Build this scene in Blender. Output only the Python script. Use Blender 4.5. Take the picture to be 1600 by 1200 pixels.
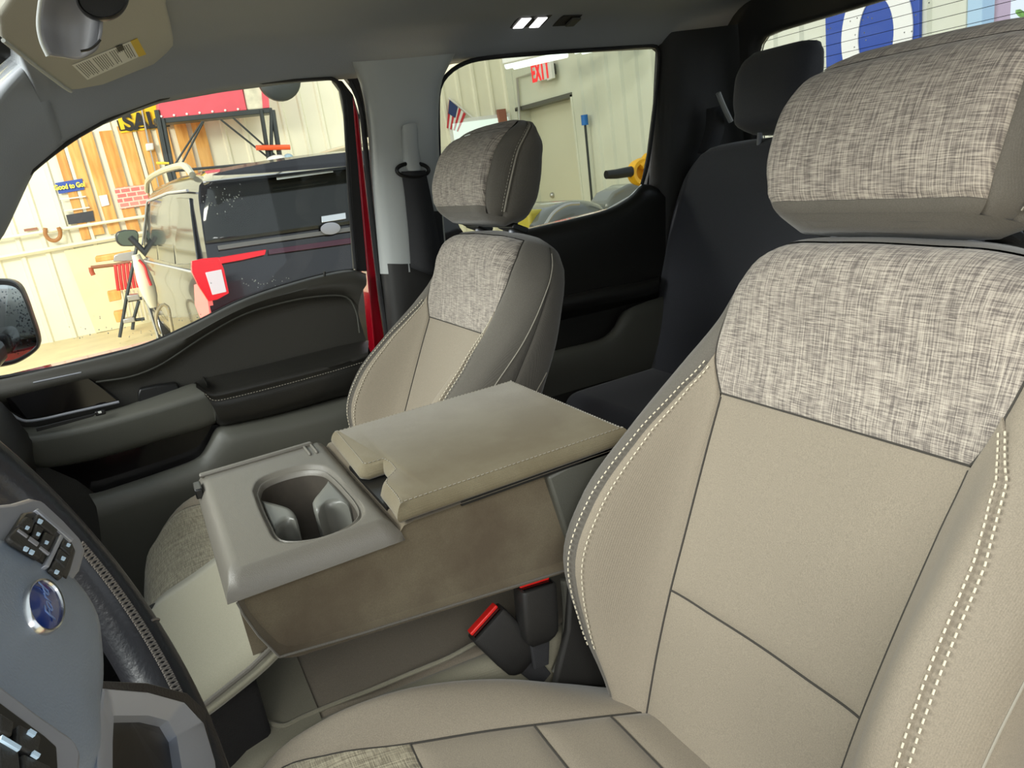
import bpy, math, random
import numpy as np
from mathutils import Vector, Matrix, Euler
random.seed(7); rng = np.random.default_rng(5)
for o in list(bpy.data.objects): bpy.data.objects.remove(o, do_unlink=True)
SC = bpy.context.scene; COL = SC.collection
D2R = math.pi/180

# ------------------------------------------------------------------ camera, world, light
# truck frame: +x passenger side, +y towards the bonnet, +z up; metres; z=0 is about the cabin floor
FPX = 1158.0
CAM = np.array([-0.91, 0.0, 0.98])
_a = np.array([-610., -260., FPX]); _b = np.array([2524., -733., FPX])
_X = _a/np.linalg.norm(_a); _Y = -_b/np.linalg.norm(_b); _Y -= _X*(_X@_Y); _Y /= np.linalg.norm(_Y); _Z = np.cross(_X, _Y)
RW = np.array([_X, _Y, _Z])
cam_d = bpy.data.cameras.new('camera'); cam = bpy.data.objects.new('camera', cam_d); COL.objects.link(cam)
cam_d.sensor_width = 36; cam_d.lens = 36*FPX/1600; cam_d.clip_start = .01; cam_d.clip_end = 200
cx_, cy_, cz_ = RW@np.array([1, 0, 0]), RW@np.array([0, -1, 0]), RW@np.array([0, 0, -1])
cam.matrix_world = Matrix(((cx_[0], cy_[0], cz_[0], CAM[0]), (cx_[1], cy_[1], cz_[1], CAM[1]), (cx_[2], cy_[2], cz_[2], CAM[2]), (0, 0, 0, 1)))
SC.camera = cam
SC.view_settings.view_transform = 'Standard'; SC.view_settings.look = 'None'
SC.view_settings.exposure = 0.0; SC.view_settings.gamma = 1; SC.view_settings.use_curve_mapping = False

W = bpy.data.worlds.new('daylight'); SC.world = W; W.use_nodes = True
bg = W.node_tree.nodes['Background']; bg.inputs[0].default_value = (.86, .94, 1.0, 1); bg.inputs[1].default_value = 1.25

def lamp(name, loc, target, sx, sy, power, color=(1, 1, 1)):
    d = bpy.data.lights.new(name, 'AREA'); d.shape = 'RECTANGLE'; d.size = sx; d.size_y = sy; d.energy = power; d.color = color
    o = bpy.data.objects.new(name, d); COL.objects.link(o); o.location = loc
    o.rotation_euler = (Vector(target)-Vector(loc)).to_track_quat('-Z', 'Y').to_euler(); return o
LIGHT_WARM = (1.0, .97, .90)
lamp('fill_light_side', (-3.4, 1.4, 2.6), (-.2, -.2, .5), 2.4, 1.2, 95, LIGHT_WARM)  # unseen area light added by the open driver door to fill the cab
lamp('fill_light_nose', (.2, 2.9, 2.7), (-.1, -.3, .6), 3.2, 1.4, 235, (1.0, .985, .95))        # unseen lamp added above the bonnet for top light through the windscreen
lamp('bay_light_front', (5.5, 3.0, 3.4), (8.5, -1.0, .8), 3.0, 1.0, 420, (1.0, .95, .80))
lamp('bay_light_back', (7.0, -3.0, 3.6), (9.0, -5.5, 1.0), 2.0, .4, 60, (1.0, .98, .88))

# ------------------------------------------------------------------ helpers
def U(px, py, ax, val):
    """point where the sight line of a photo pixel meets the plane ax = val"""
    d = RW@np.array([px-800., py-600., FPX]); i = 'xyz'.index(ax)
    return CAM+d*((val-CAM[i])/d[i])
def lin(c):
    return tuple(((v/255)/12.92 if v/255 <= .04045 else ((v/255+.055)/1.055)**2.4) for v in c)
def newmat(name):
    m = bpy.data.materials.new(name); m.use_nodes = True; nt = m.node_tree
    return m, nt, nt.nodes['Principled BSDF']
def N(nt, t, **k):
    n = nt.nodes.new(t)
    for a, v in k.items(): setattr(n, a, v)
    return n
def mat(name, rgb, rough=.5, metal=0, spec=.5, bump=0, bscale=200, vary=0, vscale=8, coat=0, sheen=0, emit=0, emitc=None, trans=0):
    m, nt, p = newmat(name); c = (*lin(rgb), 1)
    p.inputs['Base Color'].default_value = c; p.inputs['Roughness'].default_value = rough; p.inputs['Metallic'].default_value = metal
    p.inputs['Specular IOR Level'].default_value = spec; p.inputs['Coat Weight'].default_value = coat; p.inputs['Sheen Weight'].default_value = sheen
    p.inputs['Sheen Roughness'].default_value = .5
    if trans: p.inputs['Transmission Weight'].default_value = trans
    if emit: p.inputs['Emission Color'].default_value = (*lin(emitc or rgb), 1); p.inputs['Emission Strength'].default_value = emit
    if bump or vary:
        tc = N(nt, 'ShaderNodeTexCoord')
    if bump:
        no = N(nt, 'ShaderNodeTexNoise'); no.inputs['Scale'].default_value = bscale; no.inputs['Detail'].default_value = 3
        nt.links.new(tc.outputs['Object'], no.inputs['Vector'])
        b = N(nt, 'ShaderNodeBump'); b.inputs['Strength'].default_value = bump; b.inputs['Distance'].default_value = .002
        nt.links.new(no.outputs['Fac'], b.inputs['Height']); nt.links.new(b.outputs['Normal'], p.inputs['Normal'])
    if vary:
        n2 = N(nt, 'ShaderNodeTexNoise'); n2.inputs['Scale'].default_value = vscale; n2.inputs['Detail'].default_value = 5
        nt.links.new(tc.outputs['Object'], n2.inputs['Vector'])
        r = N(nt, 'ShaderNodeValToRGB'); r.color_ramp.elements[0].position = .3; r.color_ramp.elements[1].position = .7
        r.color_ramp.elements[0].color = tuple(v*(1-vary) for v in c[:3])+(1,); r.color_ramp.elements[1].color = tuple(min(1, v*(1+vary)) for v in c[:3])+(1,)
        nt.links.new(n2.outputs['Fac'], r.inputs['Fac']); nt.links.new(r.outputs['Color'], p.inputs['Base Color'])
    return m
def fabric(name, rgb, fleck=.22, stain=0., stainc=(60, 50, 40), sheen=.25):
    """knit seat cloth: fine heather fleck, fine vertical ribs, optional large soft stains"""
    m, nt, p = newmat(name); c = np.array(lin(rgb)); L = nt.links.new
    tc = N(nt, 'ShaderNodeTexCoord')
    n1 = N(nt, 'ShaderNodeTexNoise'); n1.inputs['Scale'].default_value = 900; n1.inputs['Detail'].default_value = 2
    L(tc.outputs['Object'], n1.inputs['Vector'])
    r = N(nt, 'ShaderNodeValToRGB'); e = r.color_ramp.elements; e[0].position = .32; e[1].position = .68
    e[0].color = (*(c*(1-fleck)), 1); e[1].color = (*np.minimum(c*(1+fleck), 1), 1)
    L(n1.outputs['Fac'], r.inputs['Fac']); col = r.outputs['Color']
    if stain:
        n2 = N(nt, 'ShaderNodeTexNoise'); n2.inputs['Scale'].default_value = 7; n2.inputs['Detail'].default_value = 6; n2.inputs['Roughness'].default_value = .6
        L(tc.outputs['Object'], n2.inputs['Vector'])
        r2 = N(nt, 'ShaderNodeMapRange'); r2.inputs[1].default_value = .40; r2.inputs[2].default_value = .62; r2.inputs[4].default_value = stain
        L(n2.outputs['Fac'], r2.inputs[0])
        mx = N(nt, 'ShaderNodeMix', data_type='RGBA'); L(r2.outputs[0], mx.inputs[0]); L(col, mx.inputs[6]); mx.inputs[7].default_value = (*lin(stainc), 1)
        col = mx.outputs[2]
    L(col, p.inputs['Base Color']); p.inputs['Roughness'].default_value = .92; p.inputs['Specular IOR Level'].default_value = .2
    p.inputs['Sheen Weight'].default_value = sheen; p.inputs['Sheen Roughness'].default_value = .4
    w = N(nt, 'ShaderNodeTexWave', bands_direction='X'); w.inputs['Scale'].default_value = 260; w.inputs['Distortion'].default_value = .4
    L(tc.outputs['Object'], w.inputs['Vector'])
    ad = N(nt, 'ShaderNodeMath', operation='ADD'); L(w.outputs['Fac'], ad.inputs[0]); L(n1.outputs['Fac'], ad.inputs[1])
    b = N(nt, 'ShaderNodeBump'); b.inputs['Strength'].default_value = .16; b.inputs['Distance'].default_value = .001
    L(ad.outputs[0], b.inputs['Height']); L(b.outputs['Normal'], p.inputs['Normal'])
    return m
def woven(name, dark, light, sx=1., axes='XZ'):
    """crosshatch jacquard: irregular light threads both ways over a darker ground"""
    m, nt, p = newmat(name); L = nt.links.new
    tc = N(nt, 'ShaderNodeTexCoord'); sp = N(nt, 'ShaderNodeSeparateXYZ'); L(tc.outputs['Object'], sp.inputs[0])
    a, b_ = ('X', axes[1])
    def streak(across, along, k_ac, k_al, seed):
        cb = N(nt, 'ShaderNodeCombineXYZ')
        m1 = N(nt, 'ShaderNodeMath', operation='MULTIPLY'); m1.inputs[1].default_value = k_ac*sx; L(sp.outputs[across], m1.inputs[0])
        m2 = N(nt, 'ShaderNodeMath', operation='MULTIPLY'); m2.inputs[1].default_value = k_al*sx; L(sp.outputs[along], m2.inputs[0])
        L(m1.outputs[0], cb.inputs[0]); L(m2.outputs[0], cb.inputs[1]); cb.inputs[2].default_value = seed
        n = N(nt, 'ShaderNodeTexNoise'); n.inputs['Scale'].default_value = 1; n.inputs['Detail'].default_value = 2; n.inputs['Roughness'].default_value = .6
        L(cb.outputs[0], n.inputs['Vector']); return n.outputs['Fac']
    v = streak(a, b_, 900, 26, 1.3); h = streak(b_, a, 1000, 60, 7.7)
    sm = N(nt, 'ShaderNodeMath', operation='ADD'); L(v, sm.inputs[0]); L(h, sm.inputs[1])
    mr = N(nt, 'ShaderNodeMapRange'); mr.inputs[1].default_value = .80; mr.inputs[2].default_value = 1.25; L(sm.outputs[0], mr.inputs[0])
    mx = N(nt, 'ShaderNodeMix', data_type='RGBA'); L(mr.outputs[0], mx.inputs[0]); mx.inputs[6].default_value = (*lin(dark), 1); mx.inputs[7].default_value = (*lin(light), 1)
    L(mx.outputs[2], p.inputs['Base Color']); p.inputs['Roughness'].default_value = .9; p.inputs['Specular IOR Level'].default_value = .2
    p.inputs['Sheen Weight'].default_value = .2
    bm_ = N(nt, 'ShaderNodeBump'); bm_.inputs['Strength'].default_value = .5; bm_.inputs['Distance'].default_value = .0015
    L(sm.outputs[0], bm_.inputs['Height']); L(bm_.outputs['Normal'], p.inputs['Normal'])
    return m
def glass(name, tint=(1, 1, 1), refl=.06):
    m, nt, p = newmat(name); nt.nodes.remove(p); L = nt.links.new
    out = nt.nodes['Material Output']; t = N(nt, 'ShaderNodeBsdfTransparent'); t.inputs[0].default_value = (*tint, 1)
    g = N(nt, 'ShaderNodeBsdfGlossy'); g.inputs['Roughness'].default_value = .02
    lw = N(nt, 'ShaderNodeFresnel'); lw.inputs['IOR'].default_value = 1.25
    mx = N(nt, 'ShaderNodeMixShader'); L(lw.outputs[0], mx.inputs[0]); L(t.outputs[0], mx.inputs[1]); L(g.outputs[0], mx.inputs[2]); L(mx.outputs[0], out.inputs['Surface'])
    return m
def wood(name, c1, c2):
    m, nt, p = newmat(name); L = nt.links.new
    tc = N(nt, 'ShaderNodeTexCoord'); mp = N(nt, 'ShaderNodeMapping'); mp.inputs['Scale'].default_value = (1, 6, .7); L(tc.outputs['Object'], mp.inputs[0])
    n = N(nt, 'ShaderNodeTexNoise'); n.inputs['Scale'].default_value = 3; n.inputs['Detail'].default_value = 6; L(mp.outputs[0], n.inputs['Vector'])
    r = N(nt, 'ShaderNodeValToRGB'); e = r.color_ramp.elements; e[0].position = .35; e[1].position = .65; e[0].color = (*lin(c1), 1); e[1].color = (*lin(c2), 1)
    L(n.outputs['Fac'], r.inputs['Fac']); L(r.outputs[0], p.inputs['Base Color']); p.inputs['Roughness'].default_value = .6
    return m

class MB:
    def __init__(s): s.v = []; s.f = []
    def add(s, vs, fs):
        o = len(s.v); s.v += [tuple(map(float, p)) for p in vs]; s.f += [tuple(i+o for i in f) for f in fs]; return s
    def box(s, c, d, rz=0, ry=0, rx=0):
        M = Euler((rx, ry, rz)).to_matrix(); h = [x/2 for x in d]
        vs = [M@Vector((x*h[0], y*h[1], z*h[2]))+Vector(c) for x in (-1, 1) for y in (-1, 1) for z in (-1, 1)]
        return s.add(vs, [(0, 1, 3, 2), (4, 6, 7, 5), (0, 4, 5, 1), (2, 3, 7, 6), (0, 2, 6, 4), (1, 5, 7, 3)])
    def grid(s, P, closed_u=False, closed_v=False, cap0=False, cap1=False):
        P = np.asarray(P); n, m = P.shape[:2]; f = []
        for i in range(n if closed_u else n-1):
            for j in range(m if closed_v else m-1):
                i2, j2 = (i+1) % n, (j+1) % m; f.append((i*m+j, i*m+j2, i2*m+j2, i2*m+j))
        if cap0: f.append(tuple(range(m))[::-1])
        if cap1: f.append(tuple((n-1)*m+j for j in range(m)))
        return s.add(P.reshape(-1, 3), f)
    def tube(s, path, r, n=10, closed=False, flat=1.):
        P = [Vector(p) for p in path]; rr = r if hasattr(r, '__len__') else [r]*len(P); rings = []
        up = None
        for i, p in enumerate(P):
            if closed: t = P[(i+1) % len(P)]-P[i-1]
            else: t = P[min(i+1, len(P)-1)]-P[max(i-1, 0)]
            t.normalize()
            if up is None: up = Vector((0, 0, 1)) if abs(t.z) < .9 else Vector((1, 0, 0))
            b = t.cross(up); b.normalize(); up = b.cross(t); up.normalize()
            rings.append([p+(b*math.cos(k/n*2*math.pi)+up*math.sin(k/n*2*math.pi)*flat)*rr[i] for k in range(n)])
        return s.grid([[tuple(q) for q in g] for g in rings], closed_u=closed, closed_v=True, cap0=not closed, cap1=not closed)
    def prism(s, poly, off):
        """closed planar polygon (3D points) swept by vector off"""
        n = len(poly); o = np.asarray(off); P = [np.asarray(p) for p in poly]
        return s.add(P+[p+o for p in P], [tuple(range(n))[::-1], tuple(range(n, 2*n))]+[(i, (i+1) % n, n+(i+1) % n, n+i) for i in range(n)])
    def ell(s, c, r, nu=12, nv=8, M=None):
        g = []
        for i in range(nv+1):
            t = math.pi*i/nv
            row = []
            for j in range(nu):
                a = 2*math.pi*j/nu; v = Vector((r[0]*math.sin(t)*math.cos(a), r[1]*math.sin(t)*math.sin(a), r[2]*math.cos(t)))
                if M is not None: v = M@v
                row.append(tuple(v+Vector(c)))
            g.append(row)
        return s.grid(g, closed_v=True)
    def lathe(s, prof, c, axis='z', n=32):
        g = []
        for (r, h) in prof:
            row = []
            for j in range(n):
                a = 2*math.pi*j/n; q = (r*math.cos(a), r*math.sin(a), h)
                if axis == 'x': q = (q[2], q[0], q[1])
                if axis == 'y': q = (q[1], q[2], q[0])
                row.append(tuple(np.array(q)+np.array(c)))
            g.append(row)
        return s.grid(g, closed_v=True)
    def build(s, name, m, parent=None, smooth=True, bevel=0, solid=0, sub=0, rot=None, local=False, angle=40, seg=3, soff=-1):
        me = bpy.data.meshes.new(name); vs = s.v
        if parent is not None and not local:
            pl = W_LOC(parent); vs = [(a-pl[0], b-pl[1], c-pl[2]) for a, b, c in vs]
        me.from_pydata(vs, [], s.f); me.validate(); me.materials.append(m)
        import bmesh
        bm = bmesh.new(); bm.from_mesh(me); bmesh.ops.remove_doubles(bm, verts=bm.verts, dist=1e-6); bmesh.ops.recalc_face_normals(bm, faces=bm.faces); bm.to_mesh(me); bm.free()
        for p in me.polygons: p.use_smooth = smooth
        o = bpy.data.objects.new(name, me); COL.objects.link(o)
        if parent is not None: o.parent = parent
        if rot: o.rotation_euler = rot
        if solid: md = o.modifiers.new('t', 'SOLIDIFY'); md.thickness = solid; md.offset = soff
        if bevel: md = o.modifiers.new('b', 'BEVEL'); md.width = bevel; md.segments = seg; md.limit_method = 'ANGLE'; md.angle_limit = 35*D2R
        if sub: md = o.modifiers.new('s', 'SUBSURF'); md.levels = sub; md.render_levels = sub
        if smooth and (bevel or not sub):
            try: me.set_sharp_from_angle(angle=angle*D2R)
            except Exception: pass
        return o
def W_LOC(o):
    p = Vector((0, 0, 0))
    while o is not None: p += o.location; o = o.parent
    return p
def tag(o, label=None, cat=None, group=None, kind=None):
    if label: o['label'] = label
    if cat: o['category'] = cat
    if group: o['group'] = group
    if kind: o['kind'] = kind
    return o
def thing(name, label, cat, loc=(0, 0, 0), group=None, kind=None):
    o = bpy.data.objects.new(name, None); COL.objects.link(o); o.location = loc; o.empty_display_size = .05
    return tag(o, label, cat, group, kind)
def struct(o): o['kind'] = 'structure'; return o
def copy_tree(o, parent=None):
    c = o.copy(); COL.objects.link(c); c.parent = parent
    for ch in [k for k in bpy.data.objects if k.parent == o]: copy_tree(ch, c)
    return c
def resample(pts, n, smooth=True):
    P = np.asarray(pts, float); k = len(P)
    d = np.r_[0, np.cumsum(np.linalg.norm(np.diff(P, axis=0), axis=1))]; d /= d[-1]; t = np.linspace(0, 1, n)
    if not smooth: return np.stack([np.interp(t, d, P[:, i]) for i in range(P.shape[1])], 1)
    # monotone-ish catmull in arc length
    T = np.zeros_like(P)
    T[1:-1] = (P[2:]-P[:-2])/(d[2:]-d[:-2])[:, None]; T[0] = (P[1]-P[0])/(d[1]-d[0]); T[-1] = (P[-1]-P[-2])/(d[-1]-d[-2])
    out = []
    for x in t:
        i = min(max(np.searchsorted(d, x, 'right')-1, 0), k-2); h = d[i+1]-d[i]; u = (x-d[i])/h
        out.append((2*u**3-3*u*u+1)*P[i]+(u**3-2*u*u+u)*h*T[i]+(-2*u**3+3*u*u)*P[i+1]+(u**3-u*u)*h*T[i+1])
    return np.array(out)
def pxline(pts, ax, val, n=None, smooth=True):
    P = [U(p[0], p[1], ax if len(p) < 3 else ax, val if len(p) < 3 else p[2]) for p in pts]
    return resample(P, n, smooth) if n else np.array(P)
def loft(rows, n=48, sub=1):
    """rows: list of point arrays, each resampled to n; smooth interpolation between rows"""
    R_ = np.array([resample(r, n) for r in rows]); k = len(rows)
    if sub > 1: R_ = np.stack([resample(R_[:, j], (k-1)*sub+1) for j in range(n)], 1)
    return R_
def text(body, size, loc, rot, m, parent, extr=.002, name='lettering', bold=0):
    c = bpy.data.curves.new(name, 'FONT'); c.body = body; c.size = size; c.extrude = extr; c.align_x = 'CENTER'; c.align_y = 'CENTER'; c.offset = bold
    t = bpy.data.objects.new('tmp', c); COL.objects.link(t)
    dg = bpy.context.evaluated_depsgraph_get(); me = bpy.data.meshes.new_from_object(t.evaluated_get(dg)); bpy.data.objects.remove(t)
    me.materials.clear(); me.materials.append(m); o = bpy.data.objects.new(name, me); COL.objects.link(o)
    o.parent = parent; o.location = Vector(loc)-(W_LOC(parent) if parent else Vector((0, 0, 0))); o.rotation_euler = rot
    return o

# ------------------------------------------------------------------ materials
M = {}
M['cloth'] = fabric('seat cloth', (138, 129, 114), .12)
M['cloth_dark'] = fabric('shaded seat side cloth', (98, 94, 87), .12)  # seat cloth toned darker to hold the shade on the inner sides
M['cloth_stain'] = fabric('console cloth, soiled', (108, 99, 82), .10, .75, (84, 73, 60))
M['cloth_lid'] = fabric('console lid cloth, soiled', (114, 106, 86), .10, .75, (98, 88, 68))
M['cloth_light'] = fabric('front cushion cloth', (138, 134, 117), .08)
M['woven'] = woven('woven insert', (104, 97, 92), (184, 175, 162))
M['woven_y'] = woven('woven cushion insert', (122, 114, 96), (186, 177, 152), .9, 'XY')
M['thread'] = mat('pale thread', (206, 198, 176), .7)
M['thread_dim'] = mat('grey thread', (150, 145, 132), .8)
M['gap'] = mat('seam shadow cloth', (60, 57, 52), .95)
M['vinyl'] = mat('charcoal vinyl', (58, 56, 50), .45, bump=.25, bscale=700)
M['vinyl_black'] = mat('black vinyl', (38, 37, 34), .38, bump=.2, bscale=500)
M['plas_grey'] = mat('grey grained plastic', (84, 84, 77), .42, bump=.2, bscale=900)
M['plas_dark'] = mat('dark plastic', (45, 44, 42), .5, bump=.2, bscale=800)
M['plas_black'] = mat('black plastic', (22, 22, 22), .35)
M['gloss'] = mat('gloss black', (14, 12, 13), .08)
M['tray'] = mat('tray plastic', (104, 100, 92), .33, bump=.25, bscale=1100)
M['tray_in'] = mat('cup well plastic', (100, 100, 94), .35)
M['rubber'] = mat('well rubber mat', (56, 50, 42), .7, vary=.25, vscale=30)
M['headliner'] = mat('headliner', (156, 160, 164), .95, bump=.2, bscale=500)
M['trim_light'] = mat('light pillar trim', (186, 190, 188), .6)
M['cloth_rear_shaded'] = fabric('shaded rear bench cloth', (78, 79, 86), .1)  # same grey seat cloth, darkened for the shade in the rear
M['carpet'] = mat('carpet', (26, 24, 23), 1, bump=.6, bscale=600)
M['leather'] = mat('wheel leather', (38, 38, 42), .33, bump=.15, bscale=350)
M['hub_skylit'] = mat('airbag cover', (132, 142, 156), .38, bump=.15, bscale=900)  # dark plastic, base colour lightened and blued for the sky's gloss
M['silver'] = mat('satin silver', (168, 172, 182), .3, metal=.25)
M['silver_pl'] = mat('silver plastic', (150, 152, 160), .35, metal=.15)
M['chrome'] = mat('chrome', (214, 214, 214), .24, metal=1)
M['thread_wheel'] = mat('wheel thread', (112, 106, 100), .8)
M['blue'] = mat('badge blue', (22, 52, 128), .2, coat=.5)
M['white'] = mat('white', (232, 232, 226), .5)
M['ink'] = mat('ink', (30, 30, 30), .6)
M['yellow'] = mat('label yellow', (226, 190, 40), .6)
M['red_btn'] = mat('red release button', (235, 40, 34), .35)
M['buckle'] = mat('buckle plastic', (38, 37, 36), .42, bump=.15, bscale=600)
M['belt'] = mat('belt webbing', (44, 44, 46), .8, bump=.4, bscale=900)
M['red_paint'] = mat('truck red paint', (170, 14, 34), .2, coat=.6)
M['seal'] = mat('rubber seal', (26, 26, 28), .6)
M['glass'] = glass('clear glass', (.93, .95, .94)); M['tint'] = glass('privacy glass', (.70, .72, .70)); M['back_glass'] = glass('rear glass', (.88, .9, .92))
M['mirror'] = mat('mirror glass', (200, 205, 208), .03, metal=1)
M['led'] = mat('dome lamp lens', (255, 252, 250), .3, emit=3.0)
M['wall'] = mat('cream painted steel', (238, 234, 210), .5, vary=.04, vscale=2)
M['wall_plain'] = mat('plain cream wall', (236, 226, 184), .6, vary=.04, vscale=2)
M['door_paint'] = mat('door paint', (212, 210, 186), .5)
M['wall_back'] = mat('olive grey painted steel', (212, 214, 196), .5, vary=.04, vscale=2)
M['floor_c'] = mat('garage floor', (214, 196, 150), .45, vary=.12, vscale=3)
M['ply'] = wood('plywood', (212, 150, 70), (240, 186, 104))
M['ply2'] = wood('reddish plywood', (206, 140, 62), (234, 176, 94))
M['paint_suv'] = mat('black car paint', (20, 18, 24), .14, coat=.35, spec=.5)
M['suv_glass'] = mat('dark car glass', (26, 28, 26), .08, spec=.45)
M['tail_red'] = mat('tail lamp red', (215, 8, 26), .15, emit=.15, emitc=(255, 10, 30))
M['tail_white'] = mat('reverse lamp lens', (225, 215, 222), .2)
M['steel_dark'] = mat('dark steel', (62, 66, 66), .45, metal=.4)
M['red_box'] = mat('faded red sheet', (216, 86, 98), .5, vary=.06)
M['orange'] = mat('orange plastic', (240, 96, 48), .4)
M['red_strap'] = mat('red strap', (222, 60, 56), .6)
M['tyre'] = mat('tyre', (34, 34, 34), .8, bump=.3, bscale=60)
M['alu'] = mat('aluminium', (190, 188, 182), .3, metal=.8)

# ------------------------------------------------------------------ body side, pillars, roof
cab = thing('truck_cab', 'truck cab shell with grey headliner, pillar covers, back window and dark carpet', 'vehicle cab', (0, -.8, 0))
XD = .80; XB = .76
def shift(L_, dx, dy): return [(p[0]+dx, p[1]+dy) for p in L_]
def yz(px, x): q = U(px[0], px[1], 'x', x); return q
jamb = cab
MB().prism(pxline([(551, 148), (560, 180), (573, 300), (592, 470), (612, 600), (604, 640), (586, 560), (574, 430), (563, 300), (553, 180)], 'x', XD+.018), (.05, 0, 0)).build('painted_sill', M['red_paint'], jamb, bevel=.003)
MB().prism(pxline([(524, 84), (610, 84), (610, 210), (574, 214), (566, 170), (556, 142), (540, 121)], 'x', XD+.055), (.02, 0, 0)).build('door_header', M['seal'], jamb)
MB().box((.775, .0, .14), (.03, 1.7, .22)).build('sill_plate', M['plas_dark'], jamb, bevel=.01)
for s_ in (1, -1): MB().box((s_*.775, .62, .30), (.03, .62, .56)).build('kick_panel', M['carpet'], jamb, bevel=.01)
MB().tube(pxline([(548, 128), (562, 160), (570, 220), (580, 330), (592, 430), (604, 520), (616, 610)], 'x', XD-.01, 40), .0065, 8).build('weatherstrip', M['seal'], jamb)
bp = cab
f_ = [(546, 96), (562, 130), (573, 190), (581, 300), (592, 428)]
r_ = [(712, 84), (692, 124), (686, 180), (690, 300), (700, 420)]
rows = [pxline(f_, 'x', XD+.0), pxline(shift(f_, 5, 0), 'x', XD-.03), pxline(shift(f_, 16, 0), 'x', XB-.012), pxline([(620, 92), (624, 130), (626, 200), (634, 300), (640, 425)], 'x', XB-.022), pxline(shift(r_, -8, 0), 'x', XB-.012), pxline(r_, 'x', XD+.0)]
MB().grid(loft(rows, 30, 3), ).build('b_pillar_cover', M['trim_light'], bp, angle=75)
f2 = [(590, 412), (600, 500), (612, 600), (630, 720)]; r2 = [(700, 404), (705, 500), (710, 600), (715, 720)]
rows = [pxline(f2, 'x', XD), pxline(shift(f2, 6, 0), 'x', XD-.025), pxline(shift(f2, 18, 0), 'x', XB-.014), pxline(shift(f2, 50, 0), 'x', XB-.022), pxline(shift(r2, -8, 0), 'x', XB-.014), pxline(r2, 'x', XD+.0)]
MB().grid(loft(rows, 24, 3)).build('b_pillar_lower_cover', M['plas_dark'], bp, angle=75)
sbt = thing('front_seat_belt', 'black shoulder belt hanging from its grey adjuster on the pale pillar', 'seat belt', (XB-.03, -.6, .9))
xs = XB-.032
rows = [pxline([(627, 205), (627, 230), (632, 262), (636, 267)], 'x', xs+.01), pxline([(630, 196), (632, 230), (637, 262), (640, 267)], 'x', xs-.006), pxline([(640, 193), (642, 230), (647, 262), (648, 267)], 'x', xs-.010), pxline([(650, 194), (652, 230), (656, 260), (656, 265)], 'x', xs-.006), pxline([(653, 205), (654, 230), (659, 258), (658, 263)], 'x', xs+.01)]
MB().grid(loft(rows, 12, 3)).build('adjuster_cover', M['trim_light'], sbt, angle=70)
MB().tube([U(645+25*math.cos(a), 266+11*math.sin(a), 'x', xs-.002) for a in np.linspace(0, 2*np.pi, 28, endpoint=False)], .0045, 8, closed=True).build('belt_ring', M['plas_black'], sbt)
rows = [pxline([(627, 268), (632, 300), (638, 360), (642, 418)], 'x', xs-.004), pxline([(665, 266), (672, 300), (684, 360), (698, 440)], 'x', xs-.006)]
MB().grid(loft(rows, 20, 1)).build('webbing', M['belt'], sbt, solid=.0015)
rows = [pxline([(660, 330), (672, 380), (685, 430)], 'x', xs+.010), pxline([(690, 330), (694, 380), (700, 430)], 'x', xs+.004)]
MB().grid(loft(rows, 10, 1)).build('webbing_return', M['belt'], sbt, solid=.0015)

# headliner + rail as a section swept along y.  seal height along the door tops
sy = [(.26, .93), (.20, .99), (.127, 1.088), (.06, 1.130), (-.02, 1.163), (-.126, 1.190), (-.25, 1.200), (-.40, 1.205), (-.50, 1.203), (-.60, 1.203), (-.68, 1.205), (-.78, 1.215), (-1.0, 1.218), (-1.34, 1.208), (-1.45, 1.205), (-1.62, 1.20)]
def seal_z(y): return float(np.interp(-y, [-a for a, _ in sy], [b for _, b in sy]))
roof = MB(); ys = np.r_[np.linspace(.075, -.8, 40), np.linspace(-.84, -1.62, 24)]
def rsec(y, s=1):
    z = seal_z(y); top = 1.292+.012*min(1, max(0, (-y)/.6)); k = max(0, min(1, (y+.02)/.09)) # front edge dips to the header
    top -= .03*k*k
    step = .006 if -.9 < y < -.02 else 0
    S = [(XD+.012, z-.004), (XD-.004, z+.002), (XD-.016, z+.014), (.745, z+(top-z)*.52), (.705, z+(top-z)*.72), (.66, top-.020), (.60, top-.008), (.52, top-.001), (.48, top+step), (.35, top+.004+step), (.15, top+.008+step), (0, top+.010+step)]
    R_ = resample([(a, y, b) for a, b in S], 36); L_ = R_[::-1].copy(); L_[:, 0] *= -1
    return np.vstack([R_, L_[1:]])
rl = MB().grid(np.array([rsec(y) for y in ys])).build('headliner', M['headliner'], cab, solid=.03, angle=80, soff=1)
# A pillar trim continues down and forward
ap = MB(); rows = []
for y in np.linspace(.060, .30, 16):
    z = float(np.interp(y, [.06, .127, .20, .26, .30], [1.130, 1.088, .99, .93, .88])); w = 1
    zt = float(np.interp(y, [.05, .127, .20, .30], [1.270, 1.205, 1.130, 1.02]))
    rows.append(resample([(XD+.012, y, z-.004), (XD-.004, y, z+.002), (XD-.018, y, z+.015), (.755, y, z+(zt-z)*.4), (.725, y, z+(zt-z)*.8), (.70, y, zt+.004)], 20))
a_ = ap.grid(np.array(rows)).build('a_pillar_cover', M['headliner'], cab, solid=.02, soff=1, angle=80)
ap = MB(); rows = []
for y in np.linspace(.070, .30, 16):
    z = float(np.interp(y, [.06, .127, .20, .26, .30], [1.130, 1.088, .99, .93, .88])); zt = float(np.interp(y, [.05, .127, .20, .30], [1.270, 1.205, 1.130, 1.02]))
    rows.append([(-XD-.012, y, z), (-.755, y, z+(zt-z)*.4), (-.725, y, zt)])
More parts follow.
